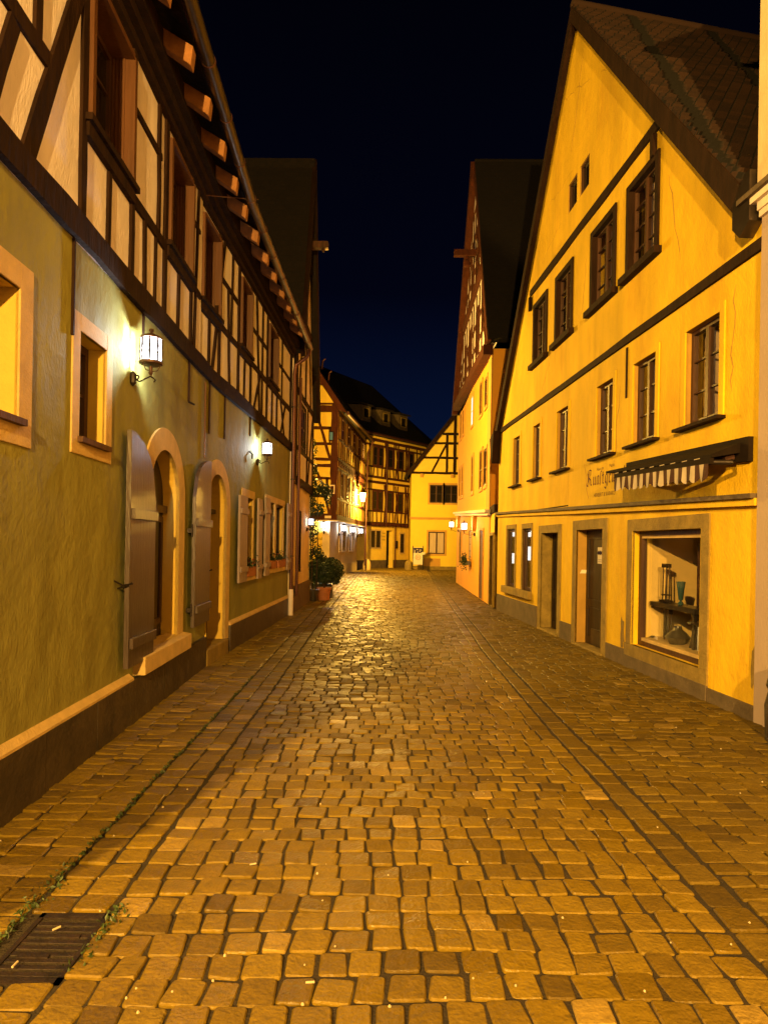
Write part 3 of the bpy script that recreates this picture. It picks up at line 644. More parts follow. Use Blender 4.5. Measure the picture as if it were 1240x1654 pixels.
b = MB(); e = Vector(gp[-1]); b.tube([e + Vector((0, -.12, 0)), e + Vector((-.02, 0, -.1)), e + Vector((-.1, .05, -.2)), Vector(L2.pt(6.0, 5.55, .13)), Vector(L2.pt(6.02, 5.35, .10)), Vector(L2.pt(6.02, .55, .10))], .042, 10)
dp = b.build('downpipe', 'copper', LH)
b = MB(); b.tube([L2.pt(6.02, .0, .10), L2.pt(6.02, .58, .10)], .058, 10); b.build('pipe_foot', 'stonewhite', dp)
b = MB()
for z in (1.3, 3.0, 4.6): b.tube([L2.pt(6.02, z, .10), L2.pt(6.02, z + .03, .10)], .05, 10)
b.build('pipe_clip', 'iron', dp)
b = MB(); b.tube([L2.pt(-.6, 5.76, .03), L1.pt(10.9, 6.04, .6)], .006, 6); b.build('tie_rod', 'copper', LH)
# roof and closing walls
b = MB(); slab(b, L1.pt(Y0 - .2, 6.2, .50), L1.pt(10.9, 6.2, .50), L1.pt(10.9, 11.0, -5.5), L1.pt(Y0 - .2, 11.0, -5.5), .12); b.build('roof', 'roofdark', LH)
b = MB(); slab(b, L2.pt(-.03, 6.2, .49), L2.pt(6.2, 6.12, .44), L2.pt(6.2, 11.0, -5.5), L2.pt(-.03, 11.0, -5.5), .12); b.build('roof', 'roofdark', LH)
b = MB(); b.box(L1, Y0 - .3, Y0, 0, 6.3, -6, 0); b.box(L2, 6.2, 6.26, 0, 6.2, -6, -.02); b.build('end_wall', 'cream', LH)
# old anchors, cable and hook on the olive wall
for w, s, z0, z1 in ((L1, 6.95, 3.0, 3.66), (L1, 8.37, 3.38, 3.66), (L1, 9.93, 3.2, 3.66), (L2, .02, 3.0, 3.66), (L2, .75, 3.05, 3.66), (L2, 2.3, 3.35, 3.66)): MB().box(w, s - .009, s + .009, z0, z1, -.01, .02).build('wall_anchor', 'timber', LH)
b = MB(); b.tube([L1.pt(10.66, 3.6, .02), L1.pt(10.68, 2.65, .02)], .01, 6); b.build('cable', 'casing', LH)
b = MB(); b.tube([L2.pt(2.28, 3.1, .0), L2.pt(2.28, 3.05, .06), L2.pt(2.3, 2.98, .05)], .012, 6); b.tube([L1.pt(9.95, 3.2, 0), L1.pt(9.97, 3.17, .07)], .012, 6); b.build('hook', 'iron', LH)

# wall lanterns
def lantern(base, tipdir, reach, label, power, col, gm, sc_=1.0, group='wall lanterns', bars=8, r_light=.03, drop=.14):
    """scrolled iron bracket carrying a round lantern; base on the wall"""
    B = Vector(base); n = Vector((tipdir[0], tipdir[1], 0)); t = thing('wall_lantern', base, label, 'lantern', group)
    k = sc_; tip = B + n * reach; c = tip + Vector((0, 0, .03 * k))
    b = MB(); b.lathe(B + n * .02 - Vector((0, 0, .05 * k)), [(.006, -.03 * k), (.03 * k, 0), (.034 * k, .05 * k), (.03 * k, .09 * k), (.01, .11 * k)], 8)
    b.build('wall_plate', 'iron', t)
    b = MB(); P = []
    for i in range(15):
        a = i / 14 * 4.4; r = .012 + .028 * (i / 14); P.append(B + n * (.055 * k + r * k * math.sin(a)) + Vector((0, 0, .012 + r * k * math.cos(a) * .9)))
    P += [B + n * (reach * .45) + Vector((0, 0, -.035 * k)), B + n * (reach * .75) + Vector((0, 0, -.005 * k)), tip + Vector((0, 0, .02 * k))]
    b.tube(P, .0075 * k, 7); e = tip + Vector((0, 0, .015 * k)); b.tube([e, e + n * .03 * k - Vector((0, 0, .015 * k)), e + n * .045 * k - Vector((0, 0, .035 * k)), e + n * .03 * k - Vector((0, 0, .05 * k))], .007 * k, 7)
    b.build('bracket', 'iron', t)
    b = MB(); b.lathe(c, [(.012 * k, 0), (.022 * k, .02 * k), (.012 * k, .04 * k), (.02 * k, .06 * k), (.014 * k, .09 * k)], 10)
    for a in (0, 2.1, 4.2):
        d = Vector((math.cos(a), math.sin(a), 0)); b.tube([c + d * .015 * k + Vector((0, 0, .035 * k)), c + d * .06 * k + Vector((0, 0, .04 * k)), c + d * .085 * k + Vector((0, 0, .075 * k)), c + d * .09 * k + Vector((0, 0, .10 * k))], .004 * k, 6)
    b.lathe(c + Vector((0, 0, .095 * k)), [(.085 * k, 0), (.108 * k, .008 * k), (.110 * k, .03 * k), (.098 * k, .034 * k)], 20); b.build('base', 'ironred', t)
    z0, z1, R = .13 * k, .345 * k, .095 * k; gb = MB()
    rings = []
    for z in (z0, z1):
        rings.append(len(gb.v))
        for q in range(24): a = 2 * PI * q / 24; gb.v.append(c + Vector((R * math.cos(a), R * math.sin(a), z)))
    for q in range(24): gb.f.append((rings[0] + q, rings[0] + (q + 1) % 24, rings[1] + (q + 1) % 24, rings[1] + q))
    gb.build('glass', gm, t, smooth=True)
    b = MB()
    for q in range(bars):
        a = 2 * PI * q / bars + .2; d = Vector((math.cos(a), math.sin(a), 0)) * (R + .003); P = [c + d * (1 + .012 * math.sin(i * 2.4)) + Vector((0, 0, z0 + (z1 - z0) * i / 8)) for i in range(9)]
        b.tube(P, [.0075 * k * (1 + .5 * (i in (3, 5))) for i in range(9)], 6)
    b.build('glazing_bar', 'iron', t)
    b = MB(); b.lathe(c + Vector((0, 0, z1 - .002)), [(.104 * k, 0), (.106 * k, .012 * k), (.085 * k, .026 * k), (.045 * k, .046 * k), (.016 * k, .056 * k), (.012 * k, .066 * k), (.024 * k, .078 * k), (.02 * k, .095 * k), (.004, .103 * k)], 20); b.sm = True; b.build('cap', 'ironred', t)
    light('bulb_light', c + Vector((0, 0, (z0 + z1) / 2)), col, power, r_light, t)
    return t
CW = (.86, .93, 1.0)
lantern(L1.pt(8.10, 3.0, 0), L1.n, .17, 'white lit round lantern on a scrolled bracket, nearest one on the olive wall', 64, CW, 'lamp_white', .9)
lantern(L2.pt(2.85, 3.0, 0), L2.n, .18, 'white lit round lantern further down the olive wall, above the paired shuttered windows', 52, CW, 'lamp_white', .85)

# flower boxes on the small windows
def flowerbox(w, s0, s1, z, label, m='leafdark', red=6):
    t = thing('flower_box', w.pt((s0 + s1) / 2, z, .05), label, 'flower box', 'flower boxes on the window sills')
    MB().box(w, s0, s1, z, z + .16, -.08, .08).build('trough', 'terracotta', t, bevel=.005)
    pts = [w.pt(random.uniform(s0 - .03, s1 + .03), z + .15 + abs(random.gauss(0, .07)), random.gauss(0, .06)) for _ in range(300)]
    MB().leaves(pts, .022).build('foliage', m, t)
    pts = [w.pt(random.uniform(s0, s1), z + .2 + random.uniform(0, .1), .04 + random.uniform(0, .06)) for _ in range(red)]
    MB().leaves(pts, .02).build('blossom', 'flower', t)
flowerbox(L2, 2.0, 2.6, 1.045, 'flower box in the single window between narrow pale shutters', red=12)
flowerbox(L2, 3.88, 4.44, 1.105, 'left flower box of the paired windows under the second lantern')
flowerbox(L2, 4.66, 5.44, 1.105, 'right flower box of the paired windows, next to the downpipe')

# ------------------------------------------------------------------ tall gabled house behind the downpipe
TH = thing('gabled_house', (-2.14, 16.4, 0), 'tall narrow half timbered house with a dark steep roof behind the copper downpipe', 'house')
o3 = .1
ol = [(0.06, 0), (3.3, 0), (3.3, 5.3), (1.5, 10.9), (.06, 6.0)]
bb = holed(L3, .06, 3.3, 0, 3.0, [(.9, 1.7, .9, 2.4)], o=.04); bb.build('ground_floor_wall', 'white', TH)
MB().box(L3, .06, 3.32, -.02, .6, .0, .09).build('plinth', 'plinth', TH)
bb = holed(L3, .06, 3.3, 3.0, 10.9, [(.9, 1.7, 3.9, 4.9)], o=o3, outline=ol); bb.build('gable_wall', 'cream', TH)
window(TH, L3, .9, 1.7, .9, 2.4, .05); 
fo = flatwin(TH, L3, .9, 1.7, 3.9, 4.9, o3 - .02, .06, 'timber')
b = MB()
for p, q, wd in (((.1, 3.05), (3.3, 3.05), .2), ((.1, 3.8), (3.3, 3.8), .1), ((.1, 5.1), (3.3, 5.1), .14), ((.5, 7.0), (2.8, 7.0), .14), ((.14, 3.05), (.14, 6), .14), ((3.22, 3.05), (3.22, 5.3), .16), ((2.0, 3.05), (2.1, 5.1), .12), ((2.2, 3.1), (3.1, 5.0), .1), ((.5, 5.1), (1.0, 7.0), .1), ((1.6, 5.1), (1.6, 9), .12), ((2.6, 5.1), (2.2, 7), .1)):
    b.wood(L3, p, q, wd, o3 - .02, o3 + .025)
b.build('timber_frame', 'timber', TH)
ap = L3.pt(1.5, 11.1, .26); nr = L3.pt(-.15, 5.9, .26); fr_ = L3.pt(3.36, 4.94, .26); dv = Vector((-9, .15, 0))
b = MB(); slab(b, nr, ap, Vector(ap) + dv, Vector(nr) + dv, .14)
o_, e_, d_ = Vector(nr), Vector((-1, 0, 0)), (Vector(ap) - Vector(nr)).normalized(); b.uv = lambda co: ((co - o_).dot(e_), (co - o_).dot(d_))
b.build('roof', 'roofdark', TH)
b = MB(); slab(b, ap, fr_, Vector(fr_) + dv, Vector(ap) + dv, .14); b.build('roof', 'roofdark', TH)
b = MB(); b.prism(L3, [(3.36, 4.94), (1.5, 11.12), (1.5, 10.7), (3.22, 4.9)], .2, .3); b.prism(L3, [(-.15, 5.9), (1.5, 11.12), (1.5, 10.7), (0, 5.8)], .2, .3); b.build('bargeboard', 'timber', TH)
b = MB(); b.box(L3, 1.42, 1.58, 8.9, 9.06, 0, .62); b.tube([L3.pt(1.5, 8.9, .5), L3.pt(1.5, 8.82, .5)], .03, 8); b.build('hoist_beam', 'oldwood', TH)
b = MB(); b.tube([L3.pt(.35, 5.4, .16), L3.pt(.35, .4, .14)], .035, 8); b.build('downpipe', 'copper', TH)
MB().box(L3, 3.3, 3.34, 0, 5.2, -6, .05).build('side_wall', 'white', TH); MB().box(L3, 0, .06, 0, 6.0, -6, .05).build('side_wall', 'white', TH)
lantern(L3.pt(2.7, 1.98, .04), L3.n, .12, 'small white lantern half hidden by the climbing plant', 3, CW, 'lamp_white', .75)
flowerbox(L3, .9, 1.7, 3.84, 'high flower box on the upper window of the tall house behind the downpipe')

# climbing plant on the corner, shrubs and pots
t = thing('climbing_plant', (-1.95, 18.0, 0), 'leafy climber on thin canes at the house corner left of the yellow corner house', 'plant')
b = MB()
for x, y in ((-1.98, 17.9), (-1.86, 18.05), (-2.05, 18.1)): b.tube([(x, y, .1), (x + .02, y, 1.6), (x - .02, y + .05, 3.2)], [.02, .016, .01], 6)
b.tube([(-2.0, 18, 3.1), (-1.75, 18, 3.2), (-1.5, 18, 3.15)], .012, 6); b.build('stem', 'bark', t)
pts = []
def blob(cx, cz, rx, rz, n, cy=18.0, ry=.18):
    for _ in range(n):
        d = Vector((random.gauss(0, 1), random.gauss(0, 1), random.gauss(0, 1))).normalized() * random.random() ** .45; pts.append((cx + d.x * rx, cy + d.y * ry, cz + d.z * rz))
for a in ((-2.05, 3.0, .2, .45, 300), (-1.8, 3.1, .28, .22, 330), (-1.6, 3.0, .18, .22, 170), (-2.0, 2.5, .16, .4, 260), (-1.78, 2.55, .16, .2, 150), (-2.0, 1.9, .2, .35, 260), (-1.85, 1.35, .22, .2, 220), (-1.72, 1.2, .16, .1, 90), (-2.05, 1.0, .14, .3, 120), (-1.95, 3.6, .1, .3, 120), (-1.55, 2.75, .1, .14, 50), (-2.02, 4.2, .12, .4, 140)): blob(*a)
MB().leaves(pts, .045).build('foliage', 'leafdark', t)
t = thing('ball_shrub', (-1.66, 18.5, 0), 'round clipped dark green shrub in a terracotta pot at the left street edge', 'shrub')
b = MB(); b.lathe((-1.68, 18.5, 0), [(.15, 0), (.19, .30), (.215, .30), (.215, .36), (.185, .36), (.18, .30)], 24); b.sm = True; b.build('pot', 'terracotta', t)
MB().tube([(-1.68, 18.5, .25), (-1.67, 18.5, .6)], [.03, .02], 8).build('stem', 'bark', t)
pts = []
for _ in range(9000):
    d = Vector((random.gauss(0, 1), random.gauss(0, 1), random.gauss(0, 1))).normalized(); r = (1 - .35 * random.random() ** 2) * (1 + .07 * math.sin(d.x * 7 + d.z * 5) + .05 * math.sin(d.y * 9 + 2 * d.z)) 
    if d.z < -.78: continue
    pts.append((-1.67 + d.x * .52 * r, 18.5 + d.y * .5 * r, .79 + d.z * .42 * r))
b = MB(); b.lathe((-1.67, 18.5, .45), [(.05, 0), (.3, .08), (.4, .3), (.36, .5), (.2, .64), (.02, .68)], 14); b.leaves(pts, .028).build('foliage', 'leafdark', t, smooth=False)
t = thing('planter', (-2.0, 18.6, 0), 'low dark planter with a leggy shrub against the wall left of the round shrub', 'planter')
b = MB(); b.lathe((-1.96, 18.1, 0), [(.13, 0), (.17, .32), (.15, .32), (.14, .28)], 16); b.build('pot', 'ceramic', t)
pts = []; blob(-2.0, .65, .2, .25, 260, 18.1); MB().leaves(pts, .035).build('foliage', 'leafdark', t)
b = MB(); b.hexa([(-2.1, 19.1, 0), (-1.5, 19.1, 0), (-1.5, 19.5, 0), (-2.1, 19.5, 0), (-2.1, 19.1, .42), (-1.5, 19.1, .42), (-1.5, 19.5, .42), (-2.1, 19.5, .42)])
tag(b.build('flower_trough', 'ceramic', bevel=.02), 'dark rectangular trough behind the round potted shrub', 'trough')
# street lantern with black hood above the plant
def streetlamp(c, arm_from, label, gm, power, r=.12, k=1.0, name='street_lamp'):
    t = thing(name, arm_from, label, 'street lamp', 'sodium street lamps'); c = Vector(c)
    b = MB(); b.tube([arm_from, Vector(arm_from).lerp(c, .5) + Vector((0, 0, .52 * k)), c + Vector((0, 0, .46 * k)), c + Vector((0, 0, .30 * k))], .018, 8); b.build('bracket', 'iron', t)
    b = MB(); b.lathe(c, [(.17 * k, .20 * k), (.18 * k, .22 * k), (.09 * k, .33 * k), (.03 * k, .42 * k), (.01, .44 * k)], 6, .3); b.build('hood', 'iron', t)
    g = MB(); g.lathe(c, [(.085 * k, -.2 * k), (.145 * k, .2 * k)], 6, .3); g.f = g.f[:-2]; g.build('glass', gm, t, smooth=False)
    b = MB(); b.lathe(c, [(.02 * k, -.25 * k), (.09 * k, -.22 * k), (.09 * k, -.195 * k)], 6, .3)
    for q in range(6):
        a = .3 + q * PI / 3; b.tube([c + Vector((.087 * k * math.cos(a), .087 * k * math.sin(a), -.2 * k)), c + Vector((.147 * k * math.cos(a), .147 * k * math.sin(a), .2 * k))], .009 * k, 5)
    b.build('lamp_frame', 'iron', t)
    light('bulb_light', c, (1.0, .56, .08), power, .06, t); return t
SOD = (1.0, .57, .13)
streetlamp((-1.76, 20, 3.08), (-2.08, 18.15, 3.25), 'hanging lantern with black hood and yellow glass above the climbing plant', 'lamp_sodium_dim', 30, k=.62)
streetlamp((-2.42, 19.4, 5.6), (-2.42, 18.05, 5.5), 'unseen street lamp added behind the tall gabled house to light the corner house', 'lamp_sodium', 5600)  # guessed lamp added out of sight to brighten corner and orange house fronts

# ------------------------------------------------------------------ right house (yellow gable, shop below)
GH = thing('yellow_gable_house', (3.2, 11.3, 0), 'big yellow plastered gable house on the right with dark brown bands and a shop window', 'house')
CUT = .02
G2 = [(6.66, 7.45), (5.24, 6.03), (3.45, 4.28), (2.15, 2.95)]
G1 = [(8.42, 8.98), (6.92, 7.42), (5.30, 5.92), (3.40, 4.02), (2.10, 2.74), (.70, 1.38)]
hol = [(a, c, 5.42, 6.58) for a, c in G2] + [(a, c, 3.03, 4.1) for a, c in G1] + [(4.52, 4.93, 7.55, 8.06), (5.08, 5.5, 7.55, 8.06)]
hol += [(.98, 2.66, .32, 1.84), (3.68, 4.78, .0, 1.9), (5.72, 6.72, .0, 1.88), (7.40, 8.08, .68, 2.0), (8.70, 9.40, .68, 2.02)]
ol = [(0, 0), (10.35, 0), (10.35, 4.55), (5.2, 10.85), (0, 4.85)]
holed(RG, 0, 10.35, 0, 10.9, hol, outline=ol, back=-.4).build('wall', 'gold', GH)
for z, wd, a, c in ((4.5, .11, 0, 10.2), (6.99, .14, 2.0, 7.75)): MB().wood(RG, (a, z), (c, z), wd, -.02, .035, .9).build('string_band', 'timber', GH)
# slim cornice over the shop floor, rising slightly to the far end
b = MB(); b.prism(RG, [(0, 2.10), (5.0, 2.25), (5.0, 2.30), (0, 2.145)], -.02, .10); b.prism(RG, [(5.0, 2.25), (10.4, 2.42), (10.4, 2.47), (5.0, 2.30)], -.02, .08); b.build('cornice', 'plinth', GH)
b = MB(); b.prism(RG, [(0, 2.03), (5.0, 2.18), (5.0, 2.25), (0, 2.10)], -.02, .06); b.prism(RG, [(5.0, 2.18), (10.4, 2.36), (10.4, 2.42), (5.0, 2.25)], -.02, .045); b.build('cornice_moulding', 'gold', GH)
# plinth patches
for a, c, h in ((0, .82, .14), (2.86, 3.5, .22), (4.98, 5.55, .30), (6.95, 10.35, .42), (.823, 2.857, .16)): MB().box(RG, a, c, -.03, h, -.02, .03 if h == .16 else .02).build('plinth', 'plinth', GH, bevel=.004)
b = MB(); 
for (a, c) in ((.82, 1.25), (1.255, 1.75), (1.755, 2.3), (2.305, 2.86)): b.box(RG, a, c, .16, .32, -.02, .022)
b.build('sill_stones', 'sand_dark', GH)
# surrounds
def gsur(s0, s1, z0, z1, wd, top, m='sand_dark', o=.018, bottom=False, par=GH):
    b = MB(); b.box(RG, s0 - wd, s0, z0, z1 + top, -.02, o); b.box(RG, s1, s1 + wd, z0, z1 + top, -.02, o); b.box(RG, s0, s1, z1, z1 + top, -.02, o)
    return b.build('stone_surround', m, par, bevel=.004)
gsur(.98, 2.66, .32, 1.84, .16, .16); gsur(3.68, 4.78, -.02, 1.9, .17, .16); gsur(5.72, 6.72, -.02, 1.88, .17, .15)
gsur(7.40, 8.08, .68, 2.0, .06, .11, 'sand_dark'); gsur(8.70, 9.40, .68, 2.02, .10, .10, 'sand_dark')
MB().box(RG, 7.32, 9.62, .52, .68, -.1, .09).build('window_sill', 'sand_dark', GH, bevel=.01)
# first floor windows with shallow plaster frames
for i, (a, c) in enumerate(G1):
    gsur(a, c, 2.98, 4.1, .09, .09, 'gold', .016)
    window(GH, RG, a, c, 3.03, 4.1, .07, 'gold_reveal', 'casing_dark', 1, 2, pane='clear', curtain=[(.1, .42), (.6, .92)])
    MB().box(RG, a - .12, c + .12, 2.965, 3.0, -.05, .10).build('window_sill', 'timber', GH)
for i, (a, c) in enumerate(G2):
    fo = window(GH, RG, a, c, 5.42, 6.58, .06, None, 'casing_dark', 1, 3, pane='clear', curtain=[(.12, .4), (.6, .9)] if i > 1 else [(.6, .8)])
    b = MB(); ringframe(b, RG, a - .07, c + .07, 5.36, 6.65, .09, -.06, .03); b.build('timber_casing', 'timber', fo)
    MB().box(RG, a - .14, c + .14, 5.31, 5.40, -.02, .10).build('window_sill', 'timber', GH)
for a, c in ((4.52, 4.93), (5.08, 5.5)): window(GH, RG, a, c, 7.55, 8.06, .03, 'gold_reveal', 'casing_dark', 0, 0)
# brown bracket stubs under the bands
for s in (7.72, 2.22): MB().box(RG, s - .04, s + .04, 6.62, 6.9, -.02, .06).build('wall_anchor', 'timber', GH)
MB().box(RG, 2.93, 2.96, 3.7, 4.4, 0, .02).build('wall_anchor', 'timber', GH)
# plaster cracks are in the bump; doors
def door(s0, s1, z0, z1, depth, m='door', tilt=0):
    d = MB().box(RG, s0, s1, z0, z1, -depth - .05, -depth).build('door', m, GH)
    b = MB()
    for a, c in ((z0 + .12, z0 + .62), (z0 + .72, z1 - .12)): ringframe(b, RG, s0 + .1, s1 - .1, a, c, .03, -depth, -depth + .015)
    b.build('door_panelling', m, d)
    b = MB(); b.tube([RG.pt(s0 + .09, z0 + .95, -depth), RG.pt(s0 + .09, z0 + .95, -depth + .05), RG.pt(s0 + .2, z0 + .95, -depth + .05)], .011, 7); b.build('handle', 'iron', d)
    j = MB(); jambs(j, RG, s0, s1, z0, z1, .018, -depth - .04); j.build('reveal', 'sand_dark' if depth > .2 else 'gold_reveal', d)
    return d
d2 = door(3.68, 4.78, 0.02, 1.9, .165); d1 = door(5.72, 6.72, .02, 1.88, .22)
b = MB(); b.box(RG, 3.72, 4.5, .04, .3, -.165, -.147); b.build('kick_plate', 'metal', d2)
for a, c in ((3.6, 4.86), (5.65, 6.8)): MB().box(RG, a, c, -.03, .03, -.3, .05).build('threshold', 'sand_dark', GH, bevel=.01)
# notices on the door
b = MB(); b.box(RG, 3.99, 4.25, 1.36, 1.62, -.149, -.143); nt_ = b.build('door_notice', 'paper'); tag(nt_, 'white paper notice with dark figures on the brown door left of the shop window', 'notice')
b = MB()
for q in range(3): b.lathe(RG.pt(4.19 - .07 * q, 1.5, -.139), [(.002, -.0), (.025, .02), (.018, .05), (.002, .07)], 6)
b.box(RG, 4.02, 4.22, 1.42, 1.425, -.144, -.140); b.box(RG, 4.02, 4.22, 1.39, 1.395, -.144, -.140); b.build('print', 'dblue', nt_)
tag(MB().box(RG, 3.86, 4.02, 1.24, 1.30, -.149, -.143).build('brass_plate', 'sand'), 'small brass name plate below the paper notice on the brown door', 'plate')
b = MB(); b.hexa([RG.pt(4.775, 1.18, -.1), RG.pt(4.775, 1.18, -.18), RG.pt(4.79, 1.18, -.18), RG.pt(4.79, 1.18, -.1), RG.pt(4.775, 1.24, -.1), RG.pt(4.775, 1.24, -.18), RG.pt(4.79, 1.24, -.18), RG.pt(4.79, 1.24, -.1)])
tag(MB().hexa([RG.pt(4.765, 1.18, -.05), RG.pt(4.765, 1.18, -.16), RG.pt(4.779, 1.18, -.16), RG.pt(4.779, 1.18, -.08), RG.pt(4.765, 1.24, -.08), RG.pt(4.765, 1.24, -.16), RG.pt(4.779, 1.24, -.16), RG.pt(4.779, 1.24, -.08)]).build('doorbell', 'paper'), 'small pale doorbell panel on the jamb of the doorway with the notice', 'doorbell')
# double window near the far end: pane set deep, lit interior seen through
for (a, c, mm) in ((7.40, 8.08, 0), (8.70, 9.40, 0)):
    window(GH, RG, a, c, .68, 2.01, .05, 'oldwood', 'casing_dark', 0, 0, pane='clear', wd=.06)
b = MB(); RZ = (.3, 2.3)
b.box(RG, 7.0, 9.9, .3, 2.3, -1.6, -1.55); b.box(RG, 9.9, 9.95, .3, 2.3, -1.6, -.45); b.box(RG, 6.95, 7.0, .3, 2.3, -1.6, -.45); b.box(RG, 6.95, 9.95, .25, .3, -1.6, -.45); b.build('shop_room', 'oldwood', GH)
b = MB(); b.box(RG, 9.86, 9.89, 1.86, 1.97, -.85, -.50); b.box(RG, 9.86, 9.89, 1.28, 1.62, -.78, -.62); b.box(RG, 9.86, 9.89, 1.86, 1.97, -.36, -.12); b.box(RG, 9.86, 9.89, 1.2, 1.45, -.30, -.22); b.build('lit_panel', 'litroom', GH)
# display window
fr = MB(); ringframe(fr, RG, .98, 2.66, .32, 1.84, .06, -.16, -.08); fo = fr.build('shop_window', 'casing_dark', GH)
MB().box(RG, 1.04, 2.6, 1.745, 1.78, -.15, -.09).build('blind_box', 'sand', fo); b = MB(); b.hexa([RG.pt(1.04, .38, -.35), RG.pt(2.6, .38, -.35), RG.pt(2.6, .38, -.1), RG.pt(1.04, .38, -.1), RG.pt(1.04, .44, -.35), RG.pt(2.6, .44, -.35), RG.pt(2.6, .42, -.1), RG.pt(1.04, .42, -.1)]); b.build('sill_board', 'sand', fo)
g_ = MB(); g_.face([RG.pt(1.04, .38, -.12), RG.pt(2.6, .38, -.12), RG.pt(2.6, 1.78, -.12), RG.pt(1.04, 1.78, -.12)], (-1, 0, 0)); g_.build('pane', 'clear', fo)
j = MB(); jambs(j, RG, .98, 2.66, .32, 1.84, .018, -.16); j.build('reveal', 'gold', fo)
b = MB(); b.box(RG, 2.66, 2.72, .3, 2.0, -1.5, -.16); b.box(RG, .7, 2.7, .3, 2.0, -1.55, -1.5); b.build('back_wall', 'shopwall', fo)
b = MB(); b.box(RG, .9, .96, .3, 2.0, -1.5, -.16); b.box(RG, .9, 2.72, 1.96, 2.0, -1.5, -.16); b.box(RG, .9, 2.72, .3, .37, -1.5, -.16); b.build('display_floor', 'ceramic', fo)
# things on show in the window
b = MB(); b.box(RG, 1.38, 1.86, .40, 1.68, -.52, -.47); b.box(RG, 1.80, 1.86, .40, 1.68, -.47, -.44); tag(b.build('dark_board', 'oldwood'), 'tall dark wooden board standing at the right of the shop display', 'board')
t = thing('display_table', RG.pt(2.1, .38, -.3), 'dark table with a thick top across the shop window display', 'table')
b = MB(); b.box(RG, 1.45, 2.56, .855, .915, -.43, -.19); b.build('table_top', 'ceramic', t)
for q, o in ((1.52, -.23), (2.46, -.36)): MB().box(RG, q - .02, q + .02, .38, .855, o - .02, o + .02).build('leg', 'ceramic', t)
def tall_frame(q, o, z, h, label):
    b = MB()
    for ds in (-.055, .055):
        for do in (-.02, .02): b.tube([RG.pt(q + ds, z, o + do), RG.pt(q + ds * .75, z + h, o + do)], .0075, 6)
    b.box(RG, q - .07, q + .07, z + h, z + h + .05, o - .03, o + .03); b.box(RG, q - .07, q + .07, z + .09, z + .105, o - .03, o + .03); b.box(RG, q - .09, q + .09, z, z + .03, o - .05, o + .05)
    tag(b.build('display_stand', 'iron'), label, 'stand', 'thin metal stands in the shop window')
tall_frame(2.34, -.3, .917, .45, 'tall thin metal stand on top of the display table'); tall_frame(2.28, -.3, .375, .40, 'shorter thin metal stand on the display floor below the table')
b = MB(); b.lathe(RG.pt(1.97, .917, -.3), [(.03, 0), (.035, .02), (.012, .05), (.028, .07), (.04, .18), (.055, .29), (.048, .29), (.03, .15)], 18); b.sm = True
tag(b.build('glass_vase', 'vase'), 'slender teal flared vase on the dark display table', 'vase')
b = MB(); b.lathe(RG.pt(1.97, .375, -.27), [(.07, 0), (.10, .06), (.135, .12), (.15, .14), (.10, .20), (.05, .24), (.045, .28)], 20); b.sm = True
tag(b.build('lidded_bowl', 'ceramic'), 'dark lidded ceramic bowl on the display floor in the shop window', 'bowl')
b = MB(); b.lathe(RG.pt(2.56, .375, -.24), [(.02, 0), (.05, .02), (.055, .05), (.03, .075)], 14); b.sm = True
tag(b.build('ceramic_cup', 'ceramic'), 'small dark ceramic cup at the left corner of the shop display', 'cup')
tag(MB().box(RG, 2.36, 2.43, .375, .46, -.205, -.20).build('price_card', 'paper'), 'small white price card leaning in the shop display', 'card')
t = thing('bar_stool', RG.pt(1.55, .37, -.3), 'dark three legged stool at the right end of the shop display', 'stool')
b = MB(); b.lathe(RG.pt(1.55, .72, -.3), [(.12, 0), (.13, .015), (.12, .03)], 18); b.build('seat', 'ceramic', t)
for a_ in (0, 2.1, 4.2):
    c = Vector(RG.pt(1.55, 0, -.3)); d = Vector((math.cos(a_), math.sin(a_), 0)); MB().tube([c + d * .05 + Vector((0, 0, .72)), c + d * .12 + Vector((0, 0, .37))], .014, 7).build('leg', 'ceramic', t)
# weathering: hairline cracks and bare patches in the plaster
for (q, z, dq, dz, n_) in ((3.2, 8.7, .9, .35, 9), (4.6, 9.3, 1.2, .5, 10), (6.6, 8.3, -1.3, -.1, 9), (5.9, 7.6, 1.1, -.25, 8), (4.9, 9.9, .5, -1.3, 8), (4.55, 6.4, .2, -.9, 7), (6.4, 5.2, .5, -.5, 6), (.45, 4.3, .05, -1.1, 8), (1.85, 6.2, -.3, -1.2, 8), (3.2, 3.9, .1, -1.0, 7), (4.5, 3.0, -.2, -.6, 6)):
    P = [(q + dq * i / n_ + random.uniform(-.035, .035), z + dz * i / n_ + random.uniform(-.035, .035)) for i in range(n_ + 1)]
    b = MB(); wv = [0] + [.006 * random.uniform(.5, 1.2) for _ in range(n_ - 1)] + [0]
    for i in range(n_): b.prism(RG, [(P[i][0] - wv[i], P[i][1]), (P[i + 1][0] - wv[i + 1], P[i + 1][1]), (P[i + 1][0] + wv[i + 1] + .0005, P[i + 1][1]), (P[i][0] + wv[i] + .0005, P[i][1])], -.01, .0025)
    b.build('crack', 'gold_reveal', GH)
def patch(q, z, rq, rz, m='sand_dark', nm='bare_patch'):
    P = []
    for i in range(18):
        a_ = 2 * PI * i / 18; k_ = random.uniform(.65, 1.15); P.append((q + rq * k_ * math.cos(a_), z + rz * k_ * math.sin(a_)))
    b = MB()
    for i in range(18): j_ = (i + 1) % 18; b.face([RG.pt(q, z, .004), RG.pt(*P[i], .003), RG.pt(*P[j_], .003)], (RG.n[0], RG.n[1], 0))
    b.build(nm, m, GH)
patch(2.96, .42, .07, .26); patch(.06, .5, .05, .2)

